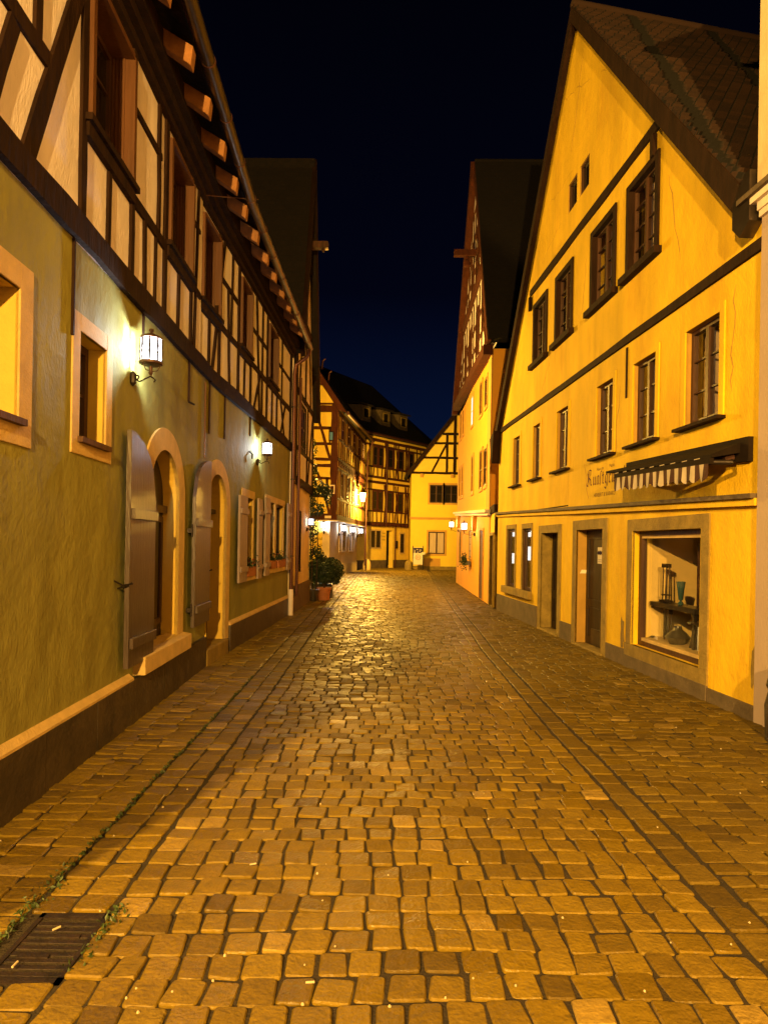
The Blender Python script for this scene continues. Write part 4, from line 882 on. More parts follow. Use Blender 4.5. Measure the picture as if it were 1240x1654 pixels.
# roof: ridge runs away from the street, tiles in courses
rdir = Vector((1, .20, 0)).normalized() * 9
A = Vector(RG.pt(5.2, 11.02, .10)); Nn = Vector(RG.pt(.06, 4.98, .10)); Ff = Vector(RG.pt(10.55, 4.45, .10))
b = MB(); n = 60
for i in range(n):     # stepped courses on the visible slope
    p0, p1 = Nn.lerp(A, i / n), Nn.lerp(A, (i + 1.06) / n); nrm = (A - Nn).cross(rdir).normalized(); nrm = nrm if nrm.z > 0 else -nrm
    lift = nrm * random.uniform(.030, .050); m_ = 8
    for k in range(m_):
        a, c = rdir * (k / m_), rdir * ((k + 1) / m_); j = nrm * random.uniform(-.008, .008)
        b.hexa([p0 + a - nrm * .02, p0 + c - nrm * .02, p1 + c - nrm * .02, p1 + a - nrm * .02, p0 + a + lift + j, p0 + c + lift + j, p1 + c + j, p1 + a + j])
e_g, d_g, o_g = rdir.normalized(), (A - Nn).normalized(), Nn.copy(); b.uv = lambda co: ((co - o_g).dot(e_g), (co - o_g).dot(d_g))
b.build('roof', 'roof', GH)
b = MB(); slab(b, A, Ff, Ff + rdir, A + rdir, .12); b.build('roof', 'roofdark', GH)
b = MB(); b.prism(RG, [(.02, 4.92), (5.2, 11.0), (5.2, 10.72), (.2, 4.78)], .02, .12); b.prism(RG, [(10.5, 4.42), (5.2, 11.0), (5.2, 10.70), (10.2, 4.5)], .02, .12); b.build('bargeboard', 'timber', GH)
b = MB(); b.prism(RG, [(10.2, 4.5), (10.62, 4.35), (10.5, 3.95), (10.35, 3.7)], -.1, .2); b.build('eaves_end', 'timber', GH)
b = MB(); b.prism(RG, [(.30, 4.98), (.12, 5.2), (.03, 5.2), (.03, 4.72), (.18, 4.62), (.3, 4.75)], -.1, .14); b.build('gutter_end', 'metal', GH)
MB().tube([A + Vector((0, 0, .03)), A + rdir + Vector((0, 0, .03))], .07, 8).build('ridge_tiles', 'roof', GH)
b = MB(); b.box(RG, 10.35, 10.4, 0, 4.5, -6, -.001); b.build('side_wall', 'gold', GH)
b = MB(); b.tube([RG.pt(10.3, 2.4, .05), RG.pt(8, 2.36, .07), RG.pt(5.1, 2.33, .06)], .012, 6); b.build('cable', 'timber', GH)
# painted lettering
def nib_text(w, word, s, z, xh, adv, o, m, slope=.0):
    st = lambda x: [(x - .1, .86), (x, .96), (x, .1), (x + .1, 0)]
    Lt = {'u': (.85, [st(.18), st(.6), [(.22, .02), (.6, .2)]]), 'n': (.85, [st(.18), st(.6), [(.2, .8), (.48, 1), (.6, .9)]]),
          's': (.5, [[(.42, 1.38), (.25, 1.45), (.18, 1.25), (.18, .0), (.1, -.15)]]), 't': (.55, [[(.2, 1.35), (.2, .1), (.38, 0)], [(0, .95), (.42, .95)]]),
          'g': (.85, [[(.18, .9), (.18, .2), (.36, 0), (.6, .2)], [(.18, .88), (.42, 1.02), (.6, .9), (.6, -.3), (.35, -.6), (.08, -.4)]]),
          'e': (.68, [[(.18, .9), (.18, .15), (.36, 0), (.55, .15)], [(.18, .88), (.42, 1.02), (.5, .75), (.2, .5)]]),
          'w': (1.15, [st(.18), st(.52), st(.9), [(.22, .02), (.5, .18)], [(.56, .02), (.9, .18)], [(.9, .9), (.75, 1.05)]]), 'r': (.62, [st(.18), [(.2, .8), (.42, 1.02), (.56, .88)]]),
          'b': (.8, [[(.2, 1.5), (.2, .1), (.36, 0), (.6, .18), (.6, .85), (.42, 1.02), (.22, .85)]]),
          'K': (1.45, [[(.5, 1.65), (.5, .15), (.3, -.08), (0, .1), (.05, .35)], [(.15, 1.3), (.3, 1.7), (.7, 1.85), (1.1, 1.7)], [(.95, 1.6), (.9, 1.15), (.55, .9), (.95, .65), (.98, .15), (1.15, 0)], [(.3, 1.4), (.3, .4)]])}
    b = MB(); x = 0; sg = 1 if w.flip else -1; nx, nz = .075, .065
    for ch in word:
        a, ss = Lt[ch]
        for pl in ss:
            for p, q in zip(pl, pl[1:]):
                Q = [(p[0] - nx, p[1] - nz), (p[0] + nx, p[1] + nz), (q[0] + nx, q[1] + nz), (q[0] - nx, q[1] - nz)]
                o += .00004; b.face([w.pt(s + sg * (x + u) * adv, z + v * xh + slope * (x + u), o) for u, v in Q], (w.n[0], w.n[1], 0))
        x += a
    return b
b = nib_text(RG, 'Kunstgewerbe', 4.38, 2.60, .135, .168, .003, 'text', -.004); tag(b.build('shop_lettering', 'text'), 'large blackletter shop word painted on the yellow wall beside the awning', 'lettering')
b = wtext(RG, 'HERBERT & KABAKO', 4.08, 2.40, .085, .003, 1.02, -.02); tag(b.build('name_lettering', 'textbrown'), 'small brown capitals painted below the blackletter word', 'lettering')
b = wtext(RG, 'Haus am', 3.98, 2.80, .07, .003, 1.1); wtext(RG, 'Markt', 3.5, 2.80, .07, .003, 1.1, b=b)
tag(b.build('script_lettering', 'textbrown'), 'faint small line of script above the blackletter word', 'lettering')
# awning
AW = thing('awning', RG.pt(1.4, 2.5, 0), 'rolled up brown and cream striped awning above the shop window', 'awning')
b = MB(); b.hexa([RG.pt(.12, 2.46, .0), RG.pt(2.82, 2.66, .0), RG.pt(2.82, 2.66, .05), RG.pt(.12, 2.46, .05), RG.pt(.12, 2.70, 0), RG.pt(2.82, 2.78, 0), RG.pt(2.82, 2.78, .05), RG.pt(.12, 2.70, .05)]); b.build('back_board', 'awn_box', AW)
b = MB(); b.hexa([RG.pt(.25, 2.56, .05), RG.pt(2.85, 2.64, .05), RG.pt(2.75, 2.62, .36), RG.pt(.2, 2.5, .36), RG.pt(.25, 2.66, .05), RG.pt(2.85, 2.72, .05), RG.pt(2.75, 2.65, .36), RG.pt(.2, 2.53, .36)]); b.build('hood', 'awn_box', AW)
b = MB(); b.tube([RG.pt(.3, 2.52, .12), RG.pt(2.5, 2.6, .12)], .05, 12); b.build('roller', 'stripe_dark', AW)
b = MB(); b.hexa([RG.pt(.22, 2.44, .33), RG.pt(2.45, 2.52, .33), RG.pt(2.45, 2.52, .37), RG.pt(.22, 2.44, .37), RG.pt(.22, 2.50, .33), RG.pt(2.45, 2.58, .33), RG.pt(2.45, 2.58, .37), RG.pt(.22, 2.50, .37)]); b.build('front_bar', 'awn_box', AW)
b = MB(); b.tube([RG.pt(.3, 2.48, .1), RG.pt(.15, 2.45, .2), RG.pt(.25, 2.46, .33)], .025, 8); b.tube([RG.pt(2.4, 2.55, .1), RG.pt(2.55, 2.53, .2), RG.pt(2.42, 2.54, .33)], .025, 8); b.build('folding_arm', 'iron', AW)
N = 27
for nm, par in (('stripe_dark', 0), ('stripe_light', 1)):
    b = MB()
    for i in range(N):
        if i % 2 != par: continue
        K = 5
        for k in range(K):
            f0, f1 = (i + k / K) / N, (i + (k + 1) / K) / N; P = []
            for f in (f0, f1):
                s = .24 + 2.2 * f; zt = 2.445 + .08 * f; sc_n = 13; sl = abs(math.sin(f * PI * sc_n)); zb = zt - .13 - .045 * sl; ob = .375 + .012 * math.sin(f * 60)
                P.append((RG.pt(s, zt, .372), RG.pt(s + .01 * math.sin(f * 45), zb, ob)))
            b.face([P[0][0], P[1][0], P[1][1], P[0][1]])
    b.build('valance', nm, AW)
b = MB(); 
for i in range(9): b.box(RG, .4 + .24 * i, .5 + .24 * i, 2.506 + .0087 * (i + .5), 2.514 + .0087 * (i + .5), .371, .374)
b.build('edge_tape', 'stripe_light', AW)

# ------------------------------------------------------------------ building at the right picture edge
HH = thing('cornice_house', (3.6, 3, 0), 'pale rendered house at the right picture edge with a heavy stone cornice', 'house')
RH = W((3.525, 6.08), (3.90, .1)); RH.n = (-abs(RH.n[0]), RH.n[1] if RH.n[0] < 0 else -RH.n[1])
b = MB(); b.box(RH, 0, 9, 0, 4.75, -.4, .05); b.build('ground_floor_wall', 'pinkwall', HH)
b = MB(); b.box(RH, 0, 9, 4.95, 8.2, -.4, .10); b.build('upper_wall', 'white', HH)
for i, (z0, z1, o) in enumerate(((4.72, 4.78, .08), (4.78, 4.86, .10), (4.86, 4.92, .14), (4.92, 4.97, .18))): MB().box(RH, -.2 if i > 1 else 0, 9, z0, z1, -.05, o).build('cornice', 'stonewhite' if i < 3 else 'plinth', HH)
b = MB(); b.box(RH, -.45, 9, 8.2, 8.3, -.4, .45); b.build('eaves', 'oldwood', HH)
b = MB(); slab(b, RH.pt(-.4, 8.3, .45), RH.pt(9, 8.3, .45), RH.pt(9, 13, -4), RH.pt(-.4, 13, -4), .12); b.build('roof', 'roofdark', HH)
b = MB(); b.lathe((3.42, 5.46, 0), [(.17, -.02), (.18, .30), (.15, .42), (.17, .46), (.15, .56), (.09, .64), (.01, .66)], 12); b.sm = True
tag(b.build('guard_stone', 'slate'), 'dark rounded guard stone at the right picture edge beside the yellow house corner', 'guard stone', 'guard stones')

# ------------------------------------------------------------------ orange gabled house further down on the right
FH = thing('orange_gable_house', (3.05, 23, 0), 'orange plastered house with a tall timbered gable and lit arched ground floor on the right', 'house')
def fz(s): return 7.12 + .045 * s
FL = RF.L
holed(RF, 0, FL, 0, 7.2, [], outline=[(0, 0), (FL, 0), (FL, 8.1), (0, fz(0))], back=-.3).build('wall', 'orange', FH)
b = MB(); b.box(RF, -.26, 0, 2.5, 7.1, -6, 0); b.build('side_wall', M['orange'], FH)
b = MB(); b.box(RF, -.27, .42, 2.55, 7.1, -.02, .02); b.build('corner_pilaster', 'orange_trim', FH)
b = MB(); b.box(RF, -.26, 0, 0, 2.5, -.6, 0); b.build('side_wall', 'orange_trim', FH)
# timbered gable, jettied
o4 = .06
APX = (4.0, 14.8); NE = (-.25, 7.45); FE = (FL + .25, 7.6)
gol = [NE, FE, (APX[0], APX[1] - .35)]
holed(RF, -.35, FL + .35, 7.1, 16, [], o=o4, outline=gol, back=-.2).build('gable_wall', 'cream', FH)
b = MB()
def rk(z, side):      # gable edge at height z
    if side: return NE[0] + (APX[0] - NE[0]) * (z - NE[1]) / (APX[1] - NE[1])
    return FE[0] + (APX[0] - FE[0]) * (z - FE[1]) / (APX[1] - FE[1])
for z in (8.2, 8.95, 10.1, 11.0, 12.2, 13.2): b.wood(RF, (rk(z, 1) + .05, z), (rk(z, 0) - .05, z), .2 if z in (10.1, 12.2) else .12, o4 - .02, o4 + .03, .8)
for k in range(14):
    s = .1 + k * .78; zt = 9.9 if rk(9.9, 1) < s < rk(9.9, 0) else 8.8
    if rk(zt, 1) < s < rk(zt, 0): b.wood(RF, (s, 7.4), (s + random.uniform(-.15, .15), zt), .12, o4 - .02, o4 + .03, .8)
for k in range(9):
    s = 1.6 + k * .7
    if rk(12.0, 1) < s < rk(12.0, 0): b.wood(RF, (s, 10.2), (s + random.uniform(-.2, .2), 12.1), .12, o4 - .02, o4 + .03, .8)
for k in range(5):
    s = 2.6 + k * .6
    if rk(14, 1) < s < rk(13.1, 0) and rk(13.1, 1) < s: b.wood(RF, (s, 12.2), (s, 13.1), .1, o4 - .02, o4 + .03, .8)
for p, q in (((.6, 7.4), (1.7, 8.9)), ((9.4, 7.6), (8.0, 8.9)), ((2.5, 10.2), (3.3, 12.1)), ((6.2, 10.2), (5.2, 12.1)), ((5, 7.4), (6, 8.9))): b.wood(RF, p, q, .12, o4 - .02, o4 + .03)
b.build('timber_frame', 'timber_red', FH)
b = MB(); b.prism(RF, [(-.3, fz(0) - .2), (FL + .2, 7.52), (FL + .2, 7.82), (-.3, fz(0) + .08)], -.02, .26); b.prism(RF, [(1.5, 10.0), (7.2, 10.0), (7.2, 10.22), (1.5, 10.22)], .03, .18); b.build('jetty_beam', 'timber_red', FH)
for a, c, z0, z1 in ((1.1, 1.6, 8.25, 9.6), (2.7, 3.2, 7.9, 9.3), (4.6, 5.1, 7.9, 9.3), (6.4, 6.9, 7.9, 9.2), (2.9, 3.5, 10.4, 11.4), (4.3, 4.9, 10.4, 11.4)): flatwin(FH, RF, a, c, z0, z1, o4, .08, 'timber_red')
rd = Vector((9, -.2, 0)); A = Vector(RF.pt(APX[0], APX[1] + .1, .14)); Nn = Vector(RF.pt(NE[0] - .15, NE[1] - .1, .14)); Ff = Vector(RF.pt(FE[0] + .2, FE[1] - .1, .14))
b = MB(); slab(b, Nn, Nn + rd, A + rd, A, .16); b.build('roof', 'roofdark', FH); b = MB(); slab(b, A, A + rd, Ff + rd, Ff, .16); b.build('roof', 'roofdark', FH)
b = MB(); b.prism(RF, [(NE[0] - .15, NE[1] - .15), (APX[0], APX[1]), (APX[0], APX[1] - .5), (NE[0] + .1, NE[1] - .2)], .06, .16); b.prism(RF, [(FE[0] + .2, FE[1] - .2), (APX[0], APX[1]), (APX[0], APX[1] - .6), (FE[0] - .15, FE[1] - .2)], .06, .28); b.build('bargeboard', 'timber_red', FH)
b = MB(); b.box(RF, APX[0] - .1, APX[0] + .1, 11.55, 11.75, 0, .8); b.tube([RF.pt(APX[0], 11.55, .35), RF.pt(APX[0], 11.4, .35)], .05, 8); b.lathe(RF.pt(APX[0], 11.15, .35), [(.02, 0), (.13, .05), (.13, .2), (.02, .26)], 10); b.build('hoist_beam', 'timber_red', FH)
for a, c, z0, z1, mu in ((.55, 1.05, 5.72, 6.55, 0), (1.75, 2.35, 5.72, 6.72, 0), (4.3, 4.9, 5.85, 6.9, 0), (7.6, 8.1, 6.1, 7.05, 0), (8.6, 9.2, 6.1, 7.1, 0)):
    flatwin(FH, RF, a, c, z0, z1, .004, .09, 'orange_trim', mu, 1, pane='litroom' if a == 4.3 else 'glass', cm='casing_dark' if a != 4.3 else 'stonewhite')
for a, c, z0, z1 in ((.35, 1.05, 3.38, 4.45), (1.45, 2.1, 3.38, 4.55), (3.9, 4.5, 3.45, 4.7), (7.6, 8.15, 3.6, 4.8), (8.7, 9.3, 3.65, 4.85)): flatwin(FH, RF, a, c, z0, z1, .004, .09, 'orange_trim', 0, 1)
# lit ground floor: bright cornice and console brackets
b = MB(); b.prism(RF, [(-.5, 2.54), (FL + .3, 3.02), (FL + .3, 3.10), (-.5, 2.62)], -.02, .16); b.prism(RF, [(-.45, 2.46), (FL + .2, 2.94), (FL + .2, 3.02), (-.45, 2.54)], -.02, .09); b.build('cornice', 'stonewhite', FH)
for s in (3.05, 8.9):
    z = 2.46 + .045 * s; b = MB(); b.prism(RF, [(s - .32, z), (s + .32, z), (s + .07, z - .5), (s - .07, z - .5)], -.02, .13); b.build('console', 'orange_trim', FH)
b = MB(); b.box(RF, .9, 1.85, 0, 2.12, -.05, -.0); 
dd = MB().box(RF, .95, 1.75, .02, 2.08, -.04, .008).build('door', 'oldwood', FH); bq = MB(); ringframe(bq, RF, .88, 1.82, 0, 2.16, .07, -.03, .03, False); bq.build('door_frame', 'orange_trim', dd); bq = MB(); ringframe(bq, RF, 1.05, 1.65, .2, 1.0, .03, 0, .02); ringframe(bq, RF, 1.05, 1.65, 1.1, 1.95, .03, 0, .02); bq.build('door_panelling', 'oldwood', dd)
flatwin(FH, RF, 4.0, 4.9, 1.2, 2.15, .004, .06, 'orange_trim', 1, 3, pane='curtain'); flatwin(FH, RF, 7.9, 8.6, .95, 2.25, .004, .08, 'orange_trim', 1, 1)
t = thing('flower_box', RF.pt(4.5, 1.0, .1), 'dark flower basket under the window of the orange house', 'flower box', 'flower boxes on the window sills')
MB().box(RF, 4.15, 4.85, .95, 1.08, .03, .2).build('trough', 'ceramic', t); pts = [RF.pt(4.5 + random.gauss(0, .28), 1.1 + random.gauss(0, .12), .15 + abs(random.gauss(0, .08))) for _ in range(350)]; MB().leaves(pts, .04).build('foliage', 'leafdark', t)
PK = (1.0, .80, .60)
lantern(RF.pt(8.9, 2.25, .02), RF.n, .32, 'far rosy lit lantern on the orange house beside the yellow back gable', 26, PK, 'lamp_pink', .95, 'lanterns on the orange house', 6, .06)
lantern(RF.pt(3.05, 2.0, .02), RF.n, .36, 'near rosy lit lantern on the orange house left of its door', 26, PK, 'lamp_pink', .95, 'lanterns on the orange house', 6, .06)
# narrow link wall with a doorway between the orange and the yellow house
AL = W((2.86, 17.0), (2.92, 18.04))
t = thing('passage_wall', (2.9, 17.5, 0), 'narrow yellow wall with a dark doorway between orange and yellow houses', 'wall')
holed(AL, 0, 1.04, 0, 2.5, [(.12, .9, 0, 1.9)], o=-.02, back=-.5).build('wall', 'gold', t); MB().box(AL, .1, .92, .0, 1.9, -.5, -.35).build('door', 'sand_dark', t); b = MB(); jambs(b, AL, .12, .9, 0, 1.9, 0, -.36); b.build('reveal', 'sand_dark', t); bq = MB(); ringframe(bq, AL, .04, .98, -.02, 1.98, .08, -.02, .012, False); bq.build('stone_surround', 'sand_dark', t)
b = MB(); b.box(AL, -.2, 1.1, 2.5, 2.7, -2, .02); b.build('roof', 'timber', t)

# ------------------------------------------------------------------ corner house on the left (yellow, timbered)
CH = thing('corner_house', (-2.6, 31, 0), 'yellow half timbered corner house with white lit ground floor at the bend', 'house')
sA = 4.41; sAu = 4.75
holed(CA, 0, sA, 0, 2.9, [], back=-.3).build('ground_floor_wall', 'infill_y', CH); holed(CB, 0, 9.05, 0, 2.9, [], back=-.3).build('ground_floor_wall', M['white'], CH)
MB().box(CA, 4.08, 4.42, 0, 2.7, -.02, .01).build('corner_pier', 'white', CH)
gaf = [(0, 2.7), (sAu, 2.7), (sAu, 8.2), (1.9, 12.4), (0, 9.6)]
holed(CAu, 0, sAu, 2.7, 12.4, [], outline=gaf, back=-.3).build('upper_wall', 'infill_y', CH); holed(CBu, 0, CBu.L, 2.7, 8.2, [], back=-.3).build('upper_wall', 'infill_y', CH)
b = MB(); X = lambda x: x + 7.0
for z, wd in ((2.86, .34), (5.28, .16), (5.57, .14), (3.86, .16), (4.68, .12), (6.30, .14), (7.04, .14), (7.95, .34), (8.18, .1), (9.1, .13)):
    xe = sAu if z < 8.2 else sAu - (z - 8.2) * .68; b.wood(CAu, (0, z), (xe, z), wd, -.02, .03)
b.wood(CAu, (sAu - .16, 2.7), (sAu - .16, 8.2), .32, -.02, .035)
for x, z0, z1, wd in ((2.62, 6.3, 7.1, .1), (2.72, 3.86, 4.7, .12), (3.6, 2.7, 8.0, .16), (4.9, 2.7, 8, .16)): b.wood(CAu, (X(-x), z0), (X(-x), z1), wd, -.02, .03)
for p, q in (((-3.28, 7.8), (-2.6, 5.6)), ((-3.3, 5.2), (-2.95, 4.4)), ((-2.95, 4.45), (-2.58, 3.0)), ((-4.6, 7.8), (-3.8, 5.6)), ((-4.6, 5.2), (-3.9, 3.0))): b.wood(CAu, (X(p[0]), p[1]), (X(q[0]), q[1]), .13, -.02, .032)
b.build('timber_frame', 'timber_red', CH)
b = MB(); b.box(CAu, X(-2.56) - .12, X(-2.56) + .12, 6.42, 6.9, .0, .05); f1 = b.build('window', 'timber', CH); b = MB(); b.box(CAu, X(-2.56) - .07, X(-2.56) + .07, 6.48, 6.84, .05, .055); b.build('pane', 'bluesign', f1)
flatwin(CH, CAu, X(-2.55), X(-2.4), 4.0, 4.32, .02, .05, 'stonewhite', 0, 0)
b = MB(); cl = CBu.L
for z, wd in ((2.84, .3), (3.75, .1), (5.16, .14), (5.6, .16), (6.55, .1), (7.78, .2)): b.wood(CBu, (0, z), (cl, z), wd, -.02, .03, 1.2)
for k in range(15):
    s = .15 + k * .62
    for z0, z1 in ((2.98, 3.72), (5.66, 6.52)): b.wood(CBu, (s, z0), (s + (.2 if k % 3 == 1 else 0), z1), .07, -.02, .028)
    if k % 3 != 1:
        for z0, z1 in ((3.8, 5.1), (6.6, 7.72)): b.wood(CBu, (s, z0), (s, z1), .08, -.02, .028)
for k in range(18): b.box(CBu, .2 + k * .5, .38 + k * .5, 5.28, 5.5, -.02, .05)
b.build('timber_frame', 'timber_red', CH)
for z0, z1 in ((3.85, 5.05), (6.65, 7.65)):
    for s in (.9, 2.76, 4.62, 6.48, 8.1): flatwin(CH, CBu, s, s + .55, z0, z1, .01, .09, 'timber_red', 0, 1, cm='stonewhite')
# jetty underside
b = MB(); b.hexa([CA.pt(0, 2.66, -.3), CA.pt(sA, 2.66, -.3), CAu.pt(sAu, 2.66, .06), CAu.pt(0, 2.66, .06), CA.pt(0, 2.72, -.3), CA.pt(sA, 2.72, -.3), CAu.pt(sAu, 2.72, .06), CAu.pt(0, 2.72, .06)])
b.hexa([CB.pt(0, 2.665, -.3), CB.pt(9.05, 2.665, -.3), CBu.pt(9.4, 2.665, .06), CBu.pt(0, 2.665, .06), CB.pt(0, 2.72, -.3), CB.pt(9.05, 2.72, -.3), CBu.pt(9.4, 2.72, .06), CBu.pt(0, 2.72, .06)]); b.build('jetty', 'stonewhite', CH)
for s in (2.5, 5.6, 8.9):
    b = MB(); b.prism(CB, [(s - .12, 2.66), (s + .12, 2.66), (s + .05, 2.2), (s - .05, 2.2)], -.02, .12); b.build('console', 'stonewhite', CH)
for a, c in ((2.7, 3.3), (3.6, 4.7), (5.9, 6.6), (6.9, 7.6)): flatwin(CH, CB, a, c, 1.25, 2.35, .004, .08, 'stonewhite', 0, 1, pane='curtain' if a in (2.7, 5.9) else 'glass')
MB().box(CB, 0, 9.05, -.02, .55, -.02, .03).build('plinth', 'white', CH)
b = wtext(CA, 'Glockenstube', X(-3.72), 1.78, .22, .004, .75); wtext(CA, 'Weinlokal', X(-3.55), 1.46, .26, .004, .72, b=b); tag(b.build('inn_lettering', 'textbrown'), 'two painted lines of brown lettering on the corner house wall under its lamp', 'lettering')
b = MB(); b.box(CAu, X(-2.8), X(-2.5), 2.80, 2.92, .03, .05); tag(b.build('street_sign', 'paper'), 'small pale street name plate on the jetty beam of the corner house', 'sign')
# roof of corner house
ra = Vector(CAu.pt(1.9, 12.5, .25)); rb = Vector((-4.0, 42, 12.5)); e0 = Vector(CAu.pt(sAu + .4, 7.75, .25)); e1 = Vector((-.80, 40.0, 7.95))
b = MB(); slab(b, e0, e1, rb, ra, .15); b.build('roof', 'roofdark', CH)
b = MB(); b.prism(CAu, [(sAu + .42, 7.72), (1.9, 12.5), (1.9, 12.1), (sAu + .02, 7.85)], .18, .3); b.build('bargeboard', 'timber_red', CH)
b = MB(); b.tube([e0 + Vector((.05, .2, 0)), e1 + Vector((.05, -.1, 0))], .09, 8); b.tube([e1 + Vector((.05, -.1, 0)), e1 + Vector((-.2, .1, -.5)), (-1.1, 40.0, 7.2), (-1.15, 40.0, .3)], .06, 8); b.build('gutter', 'copper', CH)
for (x, y, z) in ((-3.15, 31.5, 10.05), (-2.85, 31.8, 9.55)):
    b = MB(); b.tube([(x, y, z), (x + .03, y, z + .42), (x + .16, y, z + .5)], .05, 8); b.build('vent_pipe', 'copper', CH)
# white lanterns round the corner house
lg = 'white lanterns on the corner house'
lantern(CA.pt(X(-2.85), 2.15, 0), CA.n, .25, 'white lantern on the front of the corner house above the painted lettering', 60, CW, 'lamp_white', 1.2, lg, 6, .05)
for s, lab in ((2.5, 'nearest'), (5.6, 'middle'), (8.9, 'farthest')): lantern(CB.pt(s, 2.1, 0), CB.n, .28, lab + ' white lantern along the street side of the corner house', 30, CW, 'lamp_white', 1.2, lg, 6, .05)
streetlamp((-1.24, 36.6, 4.25), (-1.60, 36.9, 4.5), 'bright amber street lamp on the far end of the corner house', 'lamp_sodium', 5000, k=1.25)

# ------------------------------------------------------------------ long half timbered house closing the view
DH = thing('long_timbered_house', (.5, 45.5, 0), 'long half timbered house with dormers closing the view at the end of the street', 'house')
DL = 6.9
holed(D, -.6, DL, 0, 3.0, [(2.62, 3.32, 0, 2.6)], back=-.4).build('ground_floor_wall', 'infill_y', DH); holed(D, -.6, DL, 3.0, 9.0, [], o=.15, back=-.3).build('upper_wall', 'infill_y', DH)
MB().box(D, -.6, 2.6, -.02, .55, -.02, .03).build('plinth', 'plinth', DH); MB().box(D, 3.4, DL, -.02, .55, -.02, .03).build('plinth', 'plinth', DH)
b = MB()
for z, wd in ((3.0, .3), (5.82, .18), (6.16, .16), (6.85, .12), (8.3, .12), (8.65, .2), (3.85, .1), (5.3, .1)): b.wood(D, (-.6, z), (DL, z), wd, .13, .18, 1)
for k in range(17):
    s = -.4 + k * .44
    for z0, z1 in ((3.15, 3.8), (6.24, 6.8)): b.wood(D, (s, z0), (s + random.uniform(-.1, .1), z1), .09, .13, .178)
    if not any(a - .1 < s < c + .1 for a, c in ((.9, 1.9), (2.5, 3.0), (3.6, 4.2), (4.9, 5.4))):
        for z0, z1 in ((3.9, 5.75), (6.9, 8.6)): b.wood(D, (s, z0), (s, z1), .1, .13, .178)
for s in (2.1, 3.3, 4.5):
    for z0, z1 in ((3.15, 5.7), (6.24, 8.6)): b.wood(D, (s, z0), (s + .3, z1), .1, .13, .182); b.wood(D, (s + .35, z0), (s, z1), .1, .13, .182)
for k in range(16): b.box(D, -.5 + k * .45, -.28 + k * .45, 2.88, 3.06, .0, .3)
b.build('timber_frame', 'timber_red', DH)
for a, c in ((.9, 1.32), (1.48, 1.9), (2.5, 3.0), (3.65, 4.15), (4.9, 5.35)): flatwin(DH, D, a, c, 6.95, 8.2, .15, .07, 'timber_red', 0, 1); flatwin(DH, D, a, c, 3.95, 5.2, .15, .07, 'timber_red', 0, 1)
flatwin(DH, D, .95, 1.4, 1.4, 2.55, .004, .09, 'sand', 0, 0); flatwin(DH, D, 1.5, 1.95, 1.4, 2.55, .004, .09, 'sand', 0, 0); flatwin(DH, D, 4.15, 4.6, 1.05, 2.4, .004, .09, 'sand', 0, 1)
dd = MB().box(D, 2.62, 3.32, .2, 2.6, -.4, -.34).build('door', 'black', DH); j = MB(); jambs(j, D, 2.62, 3.32, 0, 2.6, 0, -.35); j.build('reveal', 'infill_y', dd)
b = wtext(D, 'Gast', 2.12, 2.35, .2, .006); wtext(D, 'Stube', 2.06, 2.12, .2, .006, .9, b=b); wtext(D, 'Keller', 2.06, 1.9, .2, .006, .9, b=b); tag(b.build('wall_lettering', 'textbrown'), 'three short dark lines of lettering left of the far dark doorway', 'lettering')
b = MB(); b.tube([D.pt(3.45, 2.9, .12), D.pt(3.45, 0, .12)], .04, 8); b.tube([D.pt(2.3, 8.6, .22), D.pt(2.3, 3.1, .22)], .05, 8); b.tube([D.pt(-.3, 9.0, .5), D.pt(DL + .3, 9.0, .5)], .08, 8); b.build('gutter', 'copper', DH)
b = MB(); b.box(D, 3.55, 3.75, 1.35, 1.9, 0, .12); b.build('letter_box', 'iron', DH)
E0, E1 = Vector(D.pt(-.7, 8.98, .55)), Vector(D.pt(DL + .3, 8.98, .55)); R0, R1 = Vector((-5.07, 46, 14.3)), Vector((-1.2, 52, 14.3))
b = MB(); slab(b, E0, E1, R1, R0, .2); b.build('roof', 'roofdark', DH)
b = MB(); b.face([E0, R0, (-9, 41, 8)], (-1, -1, 1)); b.face([E1, R1, (6, 56, 8.9)], (1, 0, 1)); b.build('roof_hip', 'roofdark', DH)
b = MB(); b.hexa([D.pt(-.7, 8.9, .02), D.pt(DL + .3, 8.9, .02), D.pt(DL + .3, 8.9, .5), D.pt(-.7, 8.9, .5), D.pt(-.7, 8.97, .02), D.pt(DL + .3, 8.97, .02), D.pt(DL + .3, 8.97, .5), D.pt(-.7, 8.97, .5)]); b.build('soffit', 'casing', DH)
for s in (.2, 2.3, 4.3):
    b = MB(); zb, zt = 9.9, 10.95
    b.hexa([D.pt(s, zb, -.4), D.pt(s + 1.0, zb, -.4), D.pt(s + 1.0, zb + 1.2, -2.2), D.pt(s, zb + 1.2, -2.2), D.pt(s, zt, -.4), D.pt(s + 1.0, zt, -.4), D.pt(s + 1.0, zt + .3, -2.4), D.pt(s, zt + .3, -2.4)])
    dm = b.build('dormer', 'plinth', DH); b = MB(); b.hexa([D.pt(s - .15, zt, -.2), D.pt(s + 1.15, zt, -.2), D.pt(s + 1.15, zt + .5, -2.9), D.pt(s - .15, zt + .5, -2.9), D.pt(s - .15, zt + .1, -.2), D.pt(s + 1.15, zt + .1, -.2), D.pt(s + 1.15, zt + .6, -2.9), D.pt(s - .15, zt + .6, -2.9)]); b.build('dormer_roof', 'roofdark', dm)
    b = MB(); ringframe(b, D, s + .2, s + .8, zb + .2, zt - .15, .06, -.42, -.36); b.build('window_frame', 'sand_dark', dm); b = MB(); b.box(D, s + .26, s + .74, zb + .26, zt - .21, -.41, -.38); b.build('pane', 'glass', dm)
